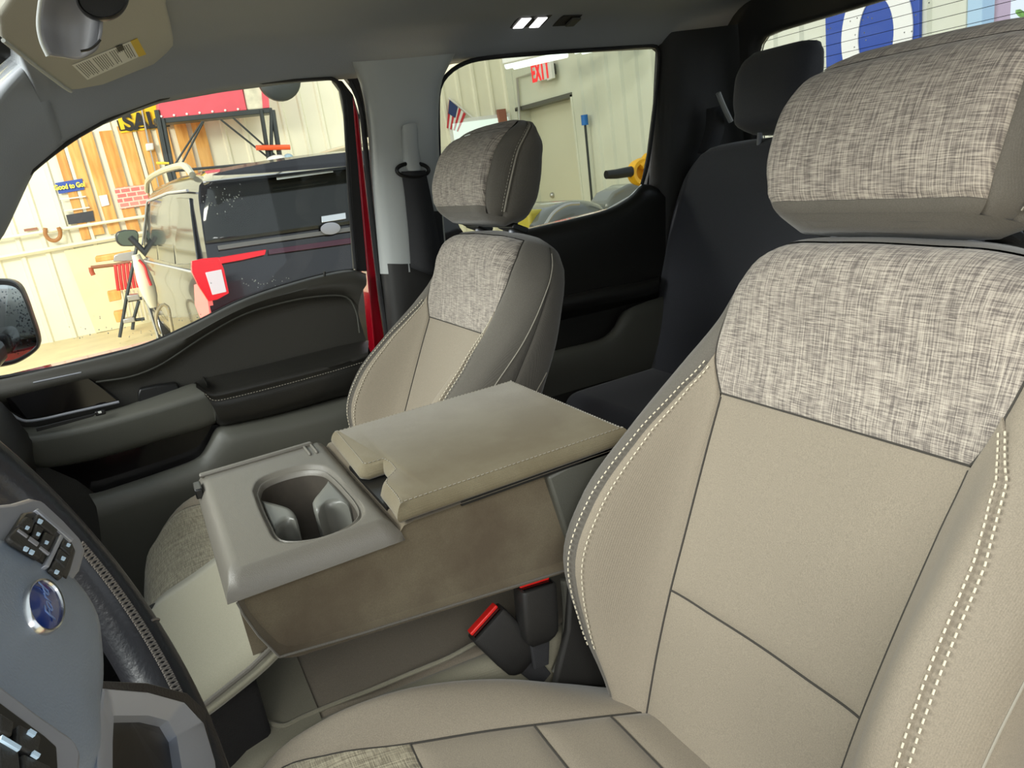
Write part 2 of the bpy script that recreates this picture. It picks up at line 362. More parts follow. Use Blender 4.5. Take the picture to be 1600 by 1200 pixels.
# roof panel outside, cab floor, rear wall and glass
MB().box((0, -.80, 1.375), (1.62, 1.70, .03)).build('roof_panel', M['red_paint'], cab, bevel=.01)
MB().box((0, -.30, .02), (1.7, 2.7, .04)).build('floor_carpet', M['carpet'], cab)
for s_ in (1, -1): MB().box((s_*.87, -.30, -.02), (.10, 2.7, .26)).build('rocker_sill', M['red_paint'], cab, bevel=.02)
MB().box((-.86, -1.12, .42), (.05, 1.0, .72)).build('left_rear_body_side', M['plas_dark'], cab, bevel=.01)
MB().box((-.86, -.66, .95), (.05, .14, .70)).build('left_b_pillar', M['plas_dark'], cab, bevel=.02)
MB().box((-.86, -1.15, 1.0), (.006, .86, .46)).build('left_rear_window', M['tint'], cab)
# rear cab wall with window
rw = cab
YR = -1.60
tl = [(1183, 82), (1186, 70), (1194, 58), (1215, 49), (1350, 9)]
win = [tuple(U(*p, 'y', YR)) for p in tl]; ztop = win[-1][2]
wl = [(q[0], q[2]) for q in win]; zb = 1.0-.13
outl = wl+[(0, ztop+.004)]
outl = outl+[(-a, b) for a, b in wl[::-1]]+[(-wl[0][0]-.005, .92), (-wl[0][0]+.02, zb), (wl[0][0]-.02, zb), (wl[0][0]+.005, .92)]
OW = np.array(outl); nW = len(OW)
def ringW(k, y, big=None):
    if big is None: c0 = np.array([0, 1.03]); q = c0+(OW-c0)*np.array([k, 1+(k-1)*2.2]); return np.c_[q[:, 0], np.full(nW, y), q[:, 1]]
    q = OW.copy(); q[:, 0] = np.clip(q[:, 0]*1.4, -.79, .79); q[:, 1] = np.where(q[:, 1] > 1.03, 1.32, .05); return np.c_[q[:, 0], np.full(nW, y), q[:, 1]]
MB().grid(np.array([ringW(1, YR-.02), ringW(1.0, YR), ringW(1.012, YR+.012), ringW(1.03, YR+.016), ringW(1, YR+.02, 1)]), closed_v=True).build('rear_wall_trim', M['plas_dark'], rw, angle=60)
bgp = MB().prism([(a, YR-.012, b) for a, b in outl], (0, -.004, 0)).build('back_glass', M['back_glass'], rw, smooth=False)
dl = MB()
for k in range(14):
    z = zb+.02+k*.024
    if z < ztop-.005: dl.tube([(-.66, YR-.010, z), (.66, YR-.010, z)], .0006, 5)
dl.build('heater_lines', M['ink'], bgp)
dd = MB()
for k in range(60):
    dd.ell((rng.uniform(.2, .62), YR-.018, rng.uniform(.98, 1.18)), (.0016, .0008, .0018), 6, 4)
tag(dd.build('water_drops', M['white'], bgp), kind='stuff')
# rear quarter (C pillar) trim
cp_ = cab
rows = []
for z in np.linspace(.30, 1.235, 14):
    fy = float(np.interp(z, [.3, .86, 1.2, 1.24], [-1.22, -1.315, -1.385, -1.38]))
    rows.append(resample([(XD+.01, fy+.01, z), (XD-.015, fy, z), (.765, fy-.02, z), (.75, fy-.10, z), (.74, -1.53, z), (.72, -1.59, z), (.68, -1.60, z)], 22))
MB().grid(np.array(rows)).build('c_pillar_cover', M['plas_dark'], cp_, angle=75)
rsb = thing('rear_seat_belt', 'dark rear seat belt running through a pale guide on the rear pillar', 'seat belt', (.72, -1.5, 1.0))
MB().tube(pxline([(1122, 145), (1130, 165), (1142, 190)], 'x', .70, 10), .007, 8).build('belt_guide', M['trim_light'], rsb)
rows = [pxline([(1104, 170), (1102, 200), (1090, 240)], 'x', .72), pxline([(1128, 165), (1132, 200), (1120, 240)], 'x', .71)]
MB().grid(loft(rows, 10, 1)).build('webbing', M['belt'], rsb, solid=.0015)


# ------------------------------------------------------------------ garage shell
ZG, XW, YB = -.51, 11.0, -6.3
o = MB().box((2.0, 1.0, ZG-.05), (19, 16, .1)).build('floor', M['floor_c'], None); o['kind'] = 'structure'
def ribwall(p0, p1, z0, z1, nrm, pitch=.29, rib=.05, h=.035):
    p0, p1, nrm = (np.array(q, float) for q in (p0, p1, nrm)); L_ = np.linalg.norm(p1-p0); d = (p1-p0)/L_; pr = []; s_ = 0
    while s_ < L_-pitch:
        pr += [(s_, 0), (s_+pitch-rib-.02, 0), (s_+pitch-rib, h), (s_+pitch-.02, h)]; s_ += pitch
    pr += [(L_, 0)]
    return np.array([[p0+d*a+nrm*b+np.array([0, 0, z]) for a, b in pr] for z in (z0, z1)])
o = MB().grid(ribwall((XW, 8.5, 0), (XW, YB-.4, 0), ZG, 4.6, (-1, 0, 0))).build('wall_right', M['wall'], None, smooth=False, solid=.02, soff=0); o['kind'] = 'structure'
xo = U(1520, 40, 'y', YB)[0]
dx0, dx1 = U(905, 250, 'y', YB)[0], U(818, 250, 'y', YB)[0]
o = MB().grid(ribwall((dx0-.0, YB, 0), (xo, YB, 0), ZG, 4.6, (0, 1, 0), .33, .07, .04)).build('wall_back', M['wall_back'], None, smooth=False, solid=.02, soff=0); o['kind'] = 'structure'
o = MB().grid(ribwall((XW+.4, YB, 0), (dx1, YB, 0), ZG, 4.6, (0, 1, 0), .33, .07, .04)).build('wall_back.001', M['wall_back'], None, smooth=False, solid=.02, soff=0); o['kind'] = 'structure'
zd = U(860, 160, 'y', YB)[2]
o = MB().box(((dx0+dx1)/2, YB-.02, (zd+.06+4.6)/2), (dx1-dx0, .04, 4.6-zd-.06)).build('wall_back.002', M['wall_back'], None); o['kind'] = 'structure'
# exit door in a recess
dr_ = thing('door_1', 'plain cream exit door in a shallow recess of the back wall', 'door', ((dx0+dx1)/2, YB, ZG), kind='structure')
w_ = dx1-dx0
MB().box(((dx0+dx1)/2, YB-.26, (ZG+zd)/2), (w_, .05, zd-ZG)).build('door_leaf', M['door_paint'], dr_)
for xx in (dx0, dx1): MB().box((xx, YB-.12, (ZG+zd)/2), (.05, .28, zd-ZG+.06)).build('door_jamb', M['wall_back'], dr_)
MB().box(((dx0+dx1)/2, YB-.12, zd+.03), (w_+.05, .28, .06)).build('door_head', M['plas_grey'], dr_)
kn = U(863, 305, 'y', YB-.22); MB().ell(tuple(kn), (.05, .05, .05)).build('door_knob', M['alu'], dr_)
# window on the side wall behind the passenger head restraint
q0, q1 = U(706, 200, 'x', XW-.05), U(792, 182, 'x', XW-.05)
wn = thing('window_1', 'bright narrow window on the side wall behind the small flag', 'window', (XW, (q0[1]+q1[1])/2, q1[2]), kind='structure')
MB().box((XW-.05, (q0[1]+q1[1])/2, q1[2]-.45), (.06, abs(q1[1]-q0[1])+.1, 1.0)).build('window_frame', M['white'], wn, bevel=.01)
MB().box((XW-.085, (q0[1]+q1[1])/2, q1[2]-.45), (.01, abs(q1[1]-q0[1]), .88)).build('window_pane', mat('bright window pane', (235, 250, 245), .2, emit=.9), wn)
a = U(786, 200, 'x', XW-.08); o = MB().box((XW-.10, a[1], a[2]-.30), (.06, .16, 1.2)).build('wood_post', mat('brown post', (150, 96, 76), .7), None, bevel=.01); tag(o, 'short brown post beside the bright window on the side wall', 'post')
# corner conduit up to the exit sign
c0, c1, c2 = U(822, 330, 'y', YB+.05), U(808, 122, 'y', YB+.05), U(840, 112, 'y', YB+.05)
o = MB().tube([c0, c1, c2], .022, 8).build('conduit', M['alu'], None); tag(o, 'thin grey conduit rising beside the exit door towards the exit sign', 'conduit')
ex = thing('exit_sign', 'white box exit sign with red letters above the recessed door', 'exit sign', tuple(U(850, 112, 'y', YB+.10)))
E0 = [U(*p, 'y', YB+.16) for p in [(834, 100), (853, 97), (855, 124), (836, 128)]]
MB().prism(E0, (0, -.08, 0)).build('sign_panel', M['white'], ex, bevel=.01)
sd_ = [U(*p, 'y', YB+.16) for p in [(853, 97), (860, 95), (863, 122), (855, 126)]]; MB().prism(sd_, (0, -.05, 0)).build('sign_side', M['white'], ex)
ec = sum(E0)/4; redl = mat('exit letters', (240, 40, 50), .4, emit=.9)
MB().box((ec[0]-.05, YB+.06, ec[2]), (.3, .10, .15)).build('sign_mount', M['plas_grey'], ex)
for k, ch in enumerate('EXIT'): text(ch, .36, tuple(ec+np.array([(.21-.14*k), .01, 0])), (math.pi/2, 0, math.pi), redl, ex, name='letter', bold=.012).scale.x = .62
# blue handled pole leaning on the wall
pb0, pb1 = U(913, 182, 'y', YB+.12), U(924, 312, 'y', YB+.12)
pl2 = thing('broom', 'thin pole with a blue grip standing against the back wall near the exit door', 'broom', tuple(pb1))
MB().tube([pb1-np.array([0, 0, .4]), pb0], .018, 8).build('pole', M['steel_dark'], pl2); MB().tube([pb0+(pb1-pb0)*.10, pb0-(pb1-pb0)*.02], .05, 10).build('grip', mat('blue grip', (30, 110, 190), .4), pl2)
# fluorescent fixtures hanging by the back wall
zf = 2.14
for nm_, pts, lb in [('a', [(797, 103), (880, 84)], 'long white fluorescent fixture hanging in front of the exit sign'), ('b', [(904, 79), (960, 66)], 'second fluorescent fixture just peeking above the rear window edge')]:
    A, B = U(*pts[0], 'z', zf), U(*pts[1], 'z', zf); m_ = (A+B)/2; d = B-A; L_ = np.linalg.norm(d); an = math.atan2(d[1], d[0])
    fl = thing('fluorescent_light', lb, 'ceiling light', tuple(m_+np.array([0, 0, .05])))
    MB().box(tuple(m_+np.array([0, 0, .06])), (L_, .40, .10), rz=an).build('housing', M['white'], fl, bevel=.02)
    for s_ in (-.10, .10):
        n2 = np.array([-math.sin(an), math.cos(an), 0])*s_; MB().tube([A+n2, B+n2], .045, 10).build('tube', mat('tube', (240, 255, 250), .4, emit=2.2), fl)
    for s_ in (-.4, .4): MB().tube([m_+d*s_+[0, 0, .1], m_+d*s_+[0, 0, 1.5]], .008, 6).build('hanger', M['steel_dark'], fl)
# blue sign with a pale letter O behind the back window
ob = thing('letter_sign', 'tall blue sign with a large pale letter O on the back wall', 'sign', tuple(U(1365, 60, 'y', YB+.08)))
x0_, x1_ = U(1437, 60, 'y', YB+.08)[0], U(1291, 60, 'y', YB+.08)[0]; zc = U(1367, 56, 'y', YB+.08)[2]
MB().box(((x0_+x1_)/2, YB+.07, zc+.1), (x1_-x0_, .04, 1.9)).build('sign_board', mat('sign blue', (36, 72, 158), .4), ob, bevel=.006)
oc_ = U(1368, 56, 'y', YB+.10); ow = abs(U(1424, 56, 'y', YB+.1)[0]-U(1313, 56, 'y', YB+.1)[0])/2; iw = abs(U(1395, 56, 'y', YB+.1)[0]-U(1339, 56, 'y', YB+.1)[0])/2
oh = ow*1.42; ih = oh*.62
Og = [[(oc_[0]+w*math.cos(t), YB+.092+dy, oc_[2]+h*math.sin(t)) for t in np.linspace(0, 2*np.pi, 64, endpoint=False)] for w, h, dy in ((ow, oh, 0), (ow, oh, .012), (iw, ih, .012), (iw, ih, 0))]
MB().grid(np.array(Og), closed_v=True).build('letter', M['white'], ob, smooth=False)
# doorway frame and greenery outside
o = MB().box((xo-.06, YB, 2.0), (.12, .16, 5.0)).build('trim_1', mat('pale blue trim', (170, 200, 222), .5), None, bevel=.01); o['kind'] = 'structure'
xp = U(1548, 30, 'y', YB-.6)[0]; o = MB().box((xp, YB-.6, 1.2), (.22, .2, 3.6)).build('door_post', mat('pinkish post', (206, 180, 196), .6), None, bevel=.02); tag(o, 'pinkish post just outside the open garage doorway', 'post')
tp = U(1612, 20, 'y', -14); tr = thing('tree', 'green tree seen outside the garage doorway at the top edge', 'tree', (tp[0]-.6, -14, ZG))
lf = MB()
for k in range(500):
    v = rng.normal(size=3)*np.array([.9, .8, 1.3]); c = np.array([tp[0]-.9, -14, 2.8])+v; Mx = Euler(tuple(rng.uniform(0, 3, 3))).to_matrix(); lf.ell(tuple(c), (.20, .12, .05), 6, 4, Mx)
lf.build('foliage', mat('leaves', (140, 190, 80), .6, vary=.3), tr); MB().tube([(tp[0]-.9, -14, ZG), (tp[0]-.85, -14, 2.8)], [.16, .08], 10).build('trunk', M['ply2'], tr)

# ------------------------------------------------------------------ on the side wall: plywood boards, signs, pipes
XS_ = XW-.045
bpx = [(82, 97), (104, 122), (129, 149), (160, 181), (190, 211), (220, 240), (249, 268), (279, 298), (306, 326)]
zt_, zb_ = U(150, 206, 'x', XS_)[2], U(125, 376, 'x', XS_)[2]
refz = 300
for i, (a, b) in enumerate(bpx):
    # boards measured along photo row 225; convert to wall y
    ya, yb = U(a, 225, 'x', XS_)[1], U(b, 225, 'x', XS_)[1]
    sh = -.13
    wb = abs(yb-ya)
    lab_ = ['leftmost bare plywood strip on the cream wall, below the blue sign', 'second bare plywood strip on the cream wall', 'third plywood strip, crossed by the white notice', 'fourth plywood strip, beneath the left part of the yellow sign', 'fifth plywood strip, behind the pink brick poster', 'sixth plywood strip, behind the hanging white box', 'seventh plywood strip, beside the scaffold post', 'eighth plywood strip, right of the scaffold post', 'last and rightmost plywood strip on the cream wall'][i]
    o = MB().box((XS_, (ya+yb)/2, (zt_+zb_)/2+.02*((i*5) % 3)), (.02, wb, zt_-zb_)).build('plywood_board', M['ply'] if i % 3 else M['ply2'], None)
    tag(o, lab_, 'board', 'plywood strips on the side wall')
def wallsign(nm, pts, m, lb, cat, th=.02, off=.03):
    P4 = [U(*p, 'x', XS_-off) for p in pts]; r = thing(nm, lb, cat, tuple(sum(P4)/len(P4))); b = MB().prism(P4, (th, 0, 0)).build('sign_board', m, r, smooth=False); return r, P4
def walltext(body, P4, parent, m, size, fx=1., name='lettering', du=0, dv=0, bold=0):
    # P4: top-left, top-right, bottom-right, bottom-left as seen from the truck
    c = sum(P4)/4; e1_ = (P4[1]-P4[0]+P4[2]-P4[3])/2; e1_ = e1_/np.linalg.norm(e1_); up_ = np.array([0, 0, 1.]); n = np.array([-1., 0, 0]); e1_[0] = 0; e1_ /= np.linalg.norm(e1_); up_ = np.cross(n, e1_)
    t = text(body, size, (0, 0, 0), (0, 0, 0), m, parent, .004, name, bold); p = c+e1_*du+up_*dv+n*.02
    t.matrix_local = Matrix.Translation(Vector(p)-W_LOC(parent))@Matrix(((e1_[0]*fx, up_[0], n[0], 0), (e1_[1]*fx, up_[1], n[1], 0), (e1_[2]*fx, up_[2], n[2], 0), (0, 0, 0, 1)))
    return t
def walltext_c(body, px, parent, m, size, fx=1., off=.04, name='lettering', bold=0):
    c = U(*px, 'x', XS_-off); P4 = [c+np.array([0, .1, .1]), c+np.array([0, -.1, .1]), c+np.array([0, -.1, -.1]), c+np.array([0, .1, -.1])]
    return walltext(body, P4, parent, m, size, fx, name, bold=bold)
yel = mat('sign yellow', (250, 208, 20), .5); blk = M['ink']
r, P4 = wallsign('sale_sign', [(176, 152), (262, 138), (264, 198), (189, 208)], yel, 'yellow sign with black letters SALE high on the cream wall', 'sign')
walltext_c('SALE', (228, 190), r, blk, .29, .92, bold=.012)
for ln in ([(183, 188), (188, 204)], [(188, 204), (262, 194)]): MB().tube([U(*p, 'x', XS_-.035) for p in ln], .009, 6).build('border_line', blk, r)
r, P4 = wallsign('good_to_go_sign', [(86, 286), (128, 279), (132, 296), (92, 303)], mat('sign blue', (40, 76, 170), .5), 'small blue sign reading Good to Go in yellow on the plywood strips', 'sign')
walltext_c('Good to Go!', (109, 291), r, mat('yellow letters', (250, 226, 70), .5), .088, .78, bold=.004)
r, P4 = wallsign('black_plate', [(103, 336), (145, 329), (148, 345), (107, 351)], mat('black plate', (44, 44, 50), .5, vary=.4, vscale=20), 'dark printed plate on the plywood below the blue sign', 'sign')
r, P4 = wallsign('notice', [(154, 306), (167, 304), (171, 320), (159, 323)], M['white'], 'small white paper notice on a plywood strip', 'notice', .006)
brick = mat('pink brick print', (226, 130, 120), .6)
mt, nt_, p_ = newmat('printed brick poster'); bk = N(nt_, 'ShaderNodeTexBrick'); tc = N(nt_, 'ShaderNodeTexCoord'); mpn = N(nt_, 'ShaderNodeMapping'); mpn.inputs['Rotation'].default_value = (math.pi/2, 0, math.pi/2)
nt_.links.new(tc.outputs['Object'], mpn.inputs[0]); cbx = N(nt_, 'ShaderNodeCombineXYZ'); sxx = N(nt_, 'ShaderNodeSeparateXYZ'); nt_.links.new(tc.outputs['Object'], sxx.inputs[0]); nt_.links.new(sxx.outputs['Y'], cbx.inputs[0]); nt_.links.new(sxx.outputs['Z'], cbx.inputs[1])
nt_.links.new(cbx.outputs[0], bk.inputs['Vector']); bk.inputs['Scale'].default_value = 4; bk.inputs['Color1'].default_value = (*lin((222, 110, 104)), 1); bk.inputs['Color2'].default_value = (*lin((232, 150, 134)), 1); bk.inputs['Mortar'].default_value = (*lin((244, 204, 184)), 1); bk.inputs['Mortar Size'].default_value = .035
nt_.links.new(bk.outputs['Color'], p_.inputs['Base Color'])
r, P4 = wallsign('brick_poster', [(178, 294), (229, 288), (233, 320), (187, 327)], mt, 'pink brick patterned poster across two plywood strips', 'poster', .008)
# frame of thin wire rack lines under the blue sign
rk = thing('wire_rack', 'thin pale wire rack hanging under the blue sign', 'rack', tuple(U(115, 315, 'x', XS_-.05)))
MB().tube([U(*p, 'x', XS_-.05) for p in [(94, 312), (134, 307), (140, 324), (100, 330)]], .011, 6, closed=True).build('wire_frame', M['white'], rk)
# pipes
o = MB().tube([U(-60, 382, 'x', XS_-.08), U(0, 373, 'x', XS_-.08), U(232, 337, 'x', XS_-.08)], .022, 8).build('pipe', M['wall'], None); tag(o, 'thin horizontal pipe along the cream wall below the signs', 'pipe')
o = MB().tube([U(-60, 412, 'x', XS_-.05), U(0, 403, 'x', XS_-.05), U(190, 370, 'x', XS_-.05), U(300, 352, 'x', XS_-.05)], .03, 4).build('rail', M['wall'], None); tag(o, 'cream wooden rail along the wall under the plywood', 'rail')
hs_ = thing('hose_loop', 'brown hose loop hung over the wall pipe near the left window edge', 'hose', tuple(U(83, 365, 'x', XS_-.12)))
MB().tube(resample([U(*p, 'x', XS_-.12) for p in [(71, 356), (71, 366), (77, 374), (86, 376), (93, 371), (94, 362), (91, 355)]], 24), .025, 8).build('hose', mat('brown hose', (170, 116, 62), .6), hs_)
o = MB().prism([U(*p, 'x', XS_-.03) for p in [(37, 358), (58, 355), (59, 359), (38, 362)]], (.015, 0, 0)).build('rust_patch', mat('brown strip', (160, 110, 86), .7), None); tag(o, 'small brown strip fixed to the wall above the pipe at far left', 'strip')
o = MB().prism([U(*p, 'x', XS_-.012) for p in [(100, 392), (300, 356), (360, 480), (150, 520)]], (.01, 0, 0)).build('wall_board', M['wall_plain'], None, smooth=False); tag(o, 'smooth cream wall board low on the side wall under the rail', 'board')
bx_ = thing('junction_box', 'white box hanging on a cord in front of the plywood strips', 'box', tuple(U(234, 229, 'x', XS_-.15)))
MB().prism([U(*p, 'x', XS_-.10) for p in [(227, 224), (240, 223), (241, 234), (229, 236)]], (.10, 0, 0)).build('box', M['white'], bx_, bevel=.02)
MB().tube([U(220, 165, 'x', XS_-.06), U(232, 223, 'x', XS_-.06)], .014, 6).build('cord', M['alu'], bx_); MB().tube([U(235, 235, 'x', XS_-.06), U(248, 292, 'x', XS_-.06)], .010, 6).build('cord', M['alu'], bx_)

# ------------------------------------------------------------------ steel stand with red box
XC = 10.2
sc = thing('steel_stand', 'dark steel truss stand carrying a faded red box, behind the parked car', 'stand', tuple(U(340, 240, 'x', XC)))
def sx(p, d=0): return U(*p, 'x', XC+d)
for a, b, r_, nm_ in [((245, 172), (264, 268), .035, 'post'), ((254, 185), (270, 268), .030, 'post'), ((408, 172), (420, 250), .030, 'post'), ((426, 172), (438, 250), .035, 'post'), ((424, 172), (424, 250), .025, 'post'),
                    ((316, 190), (270, 262), .014, 'brace'), ((318, 190), (280, 264), .014, 'brace'), ((345, 187), (424, 250), .014, 'brace'), ((364, 184), (438, 250), .014, 'brace')]:
    MB().tube([sx(a), sx(b)]+([sx(b)*np.array([1, 1, 0])+np.array([0, 0, ZG])] if nm_ == 'post' else []), r_, 6).build(nm_, M['steel_dark'], sc)
MB().prism([sx(p) for p in [(240, 185), (425, 168), (427, 176), (244, 194)]], (.3, 0, 0)).build('deck_beam', M['steel_dark'], sc, bevel=.01)
lp = [(264, 268), (438, 250)]
MB().tube([sx((262, 268)), sx((440, 252))], .02, 6).build('lower_beam', M['steel_dark'], sc)
rbx = thing('red_box', 'faded red sheet metal box on top of the steel stand', 'box', tuple(sx((320, 165))))
MB().prism([sx(p) for p in [(243, 120), (372, 108), (386, 172), (248, 186)]], (.5, 0, 0)).build('panel', M['red_box'], rbx, bevel=.01)
MB().prism([sx(p, .02) for p in [(374, 108), (412, 104), (418, 170), (386, 172)]], (.45, 0, 0)).build('torn_end', mat('dirty canvas', (210, 204, 180), .7, vary=.2), rbx, bevel=.02)
MB().prism([sx(p) for p in [(406, 104), (416, 103), (421, 168), (411, 169)]], (.5, 0, 0)).build('end_strip', M['red_box'], rbx)
for k in range(7):
    q = sx((252+k*20, 182-k*1.9), -.01); MB().ell(tuple(q), (.014, .016, .016), 8, 6).build('rivet', M['white'], rbx)
o = MB().tube([sx((400, 231), -.08), sx((453, 230), -.08)], .035, 8).build('orange_bar', M['orange'], None); tag(o, 'orange bar lying across the stand feet behind the car roof', 'bar')
o = MB().tube([sx((244, 255), -.02), sx((264, 255), -.02)], .018, 8).build('yellow_clamp', mat('yellow clamp', (240, 206, 60), .5), None); tag(o, 'small yellow clamp on the left post of the stand', 'clamp')
bg2 = thing('cloth_bundle', 'crumpled pale cloth bundle resting behind the car roof', 'cloth', tuple(sx((440, 249), -.06)))
MB().ell(tuple(sx((432, 249), -.06)), (.12, .14, .06), 14, 10).build('cloth', M['white'], bg2); MB().ell(tuple(sx((451, 248), -.06)), (.12, .07, .07), 14, 10).build('cap', mat('pale blue cloth', (150, 176, 190), .7), bg2)
fan = thing('round_fixture', 'dark round lamp fixture above the car, cut by the top of the window', 'fixture', tuple(U(437, 128, 'x', 9)))
MB().lathe([(0.02, .0), (.22, .0), (.26, .03), (.26, .10), (.12, .16), (.02, .16)], tuple(U(437, 122, 'x', 9)), 'x', 28).build('shade', M['steel_dark'], fan)
fq = U(437, 122, 'x', 9); MB().tube([fq+np.array([.1, 0, .2]), np.array([9.1, fq[1], 4.6])], .02, 8).build('hanger_rod', M['steel_dark'], fan)

# ------------------------------------------------------------------ flag
fg = thing('small_flag', 'small striped flag with a blue corner on a white stick', 'flag', tuple(U(742, 188, 'x', XW-.07)))
XFv = XW-.07
MB().tube([U(701, 153, 'x', XFv), U(746, 190, 'x', XFv)], .016, 8).build('stick', M['white'], fg)
fa, fb, fc, fd = (U(*p, 'x', XFv-.02) for p in [(702, 156), (728, 178), (716, 206), (698, 200)])
for k in range(7):
    t0, t1 = k/7, (k+1)/7; m_ = M['white'] if k % 2 else mat('flag red', (200, 50, 60), .6)
    MB().prism([fa+(fb-fa)*t0, fa+(fb-fa)*t1, fd+(fc-fd)*t1, fd+(fc-fd)*t0], (.006, 0, 0)).build('stripe', m_, fg, smooth=False)
q = lambda u, v: (fa+(fb-fa)*u)*(1-v)+(fd+(fc-fd)*u)*v
MB().prism([q(0, 0)-[.008, 0, 0], q(.5, 0)-[.008, 0, 0], q(.5, .48)-[.008, 0, 0], q(0, .48)-[.008, 0, 0]], (.004, 0, 0)).build('canton', mat('flag blue', (44, 62, 110), .6), fg, smooth=False)

# ------------------------------------------------------------------ parked car
XV, yaw = 4.3, 5*D2R
Fv = np.array([math.cos(yaw), math.sin(yaw), 0]); Rv = np.array([math.sin(yaw), -math.cos(yaw), 0]); O0 = U(312, 420, 'x', XV); O0 = np.array([XV, O0[1], ZG]); UP = np.array([0, 0, 1.])
car = thing('parked_suv', 'glossy black sport utility car parked beyond the passenger window, tail lamp towards us', 'car', tuple(O0))
def V(l, r, h): return O0+Fv*l+Rv*r+UP*h
WV = 2.0
def vsec(l, W2, zb_, belt, roof, tuck, rl=0):
    pts = [(.06, zb_), (.0, zb_+.15), (-.0, belt-.25), (.01, belt-.06), (.045, belt), (.05+tuck*.5, belt+(roof-belt)*.5), (.06+tuck*.9, roof-.10), (.10+tuck*1.15, roof-.03), (.30+tuck, roof), (WV/2, roof+.02)]
    R_ = [(a+W2, b) for a, b in pts]; L_ = [(WV-a, b) for a, b in R_[::-1][1:]]
    return R_+L_
def vgrid(st): return np.array([[V(l+ (0), a, b) for a, b in resample([(x, y, 0) for x, y in sec], 60)[:, :2]] for l, sec in st])
# body: lower tub plus cabin in one shell; rear end closed by a shaped tailgate
def tail(l0, zz): return l0
st = []
for l, W2, rf, tk in [(.30, .0, 1.69, .10), (.6, -.01, 1.72, .10), (1.4, -.02, 1.74, .10), (2.4, -.02, 1.73, .10), (3.0, -.02, 1.66, .10)]:
    st.append((l, vsec(l, W2, .32, 1.02, rf, tk)))
for l, rf, bl in [(3.5, 1.25, 1.02), (3.75, 1.10, 1.0), (4.6, 1.02, .93), (4.85, .85, .8)]:
    st.append((l, vsec(l, .03 if l < 4.7 else .12, .32, bl, rf, .05)))
gb = vgrid(st)
rearsec = [np.array([V(lr, a*k+(1-k)*WV/2, b) for (a, b), lr in zip(resample([(x, y, 0) for x, y in st[0][1]], 60)[:, :2], [float(np.interp(b, [.3, .5, .75, 1.0, 1.1, 1.45, 1.62, 1.74], [.10, .02, .03, .04, .06, .17, .24, .25])) + (1-k)*0 for a, b in resample([(x, y, 0) for x, y in st[0][1]], 60)[:, :2]])]) for k in (.975, .995)]
rs = [rearsec[0], rearsec[1]]
full = np.vstack([np.array(rs), gb])
MB().grid(full).build('body', M['paint_suv'], car, angle=50)
# tailgate face closes the back
half = 30
T0 = rs[0]; tgm = MB(); tg = []
for i in range(30): tg.append([T0[i]*(1-k)+T0[59-i]*k for k in np.linspace(0, 1, 16)])
tgm.grid(np.array(tg)).build('tailgate', M['paint_suv'], car, angle=50)
MB().grid(np.array([[full[-1][i]*(1-k)+full[-1][59-i]*k for k in (0, .5, 1)] for i in range(30)])).build('front_end', M['paint_suv'], car)
def rl_(z): return float(np.interp(z, [.3, .5, .75, 1.0, 1.1, 1.45, 1.62, 1.74], [.10, .02, .03, .04, .06, .17, .24, .25]))
def rp(px, py, out=.02):
    """photo pixel onto the sloping tail of the car"""
    l = .05
    for _ in range(6):
        P0 = V(l, 0, 0); d = RW@np.array([px-800., py-600., FPX]); X_ = CAM+d*(((P0-CAM)@Fv)/(d@Fv)); l = rl_(X_[2]-ZG)-out
    return X_
def rear(pts, m, nm, out=.015, th=.02, par=None): return MB().prism([rp(*p, out) for p in pts], Fv*th).build(nm, m, par or car, bevel=.003, angle=30)
glp = [(322, 300), (328, 288), (350, 280), (430, 271), (545, 258), (700, 242), (704, 330), (545, 350), (430, 366), (330, 380), (318, 376), (316, 340)]
MB().grid(loft([[rp(324, 296), rp(318, 340), rp(322, 380)], [rp(350, 284), rp(346, 330), rp(344, 378)], [rp(450, 271), rp(448, 320), rp(446, 364)], [rp(560, 258), rp(560, 310), rp(560, 348)], [rp(690, 246), rp(692, 290), rp(694, 330)]], 12, 3)).build('rear_window', M['suv_glass'], car, solid=.012, angle=60)
def atL(px, py, l): d = RW@np.array([px-800., py-600., FPX]); P0 = V(l, 0, 0); return CAM+d*(((P0-CAM)@Fv)/(d@Fv))
MB().grid(loft([[atL(x, y, .62) for x, y in [(312, 268), (335, 264), (430, 254), (545, 244), (700, 228)]], [atL(x, y, .30) for x, y in [(314, 275), (335, 271), (430, 261), (545, 250), (700, 235)]], [atL(x, y, .04) for x, y in [(318, 286), (335, 283), (430, 273), (545, 260), (700, 246)]], [atL(x, y, .08) for x, y in [(320, 291), (336, 287), (430, 277), (545, 264), (700, 250)]]], 30, 4)).build('rear_spoiler', mat('glossy roof paint', (24, 22, 26), .10, coat=1., spec=1.), car, solid=.01, angle=80)
rear([(432, 277), (520, 266), (521, 269), (433, 281)], mat('high brake lamp', (220, 232, 235), .2), 'high_brake_lamp', .115, .01)
rear([(340, 384), (430, 371), (545, 355), (690, 336), (690, 342), (545, 362), (430, 378), (342, 391)], mat('gloss trim grey', (98, 96, 92), .25), 'tailgate_trim', .02, .02)
rear([(502, 338), (540, 332), (541, 342), (503, 348)], M['chrome'], 'wiper_cover', .05, .03)
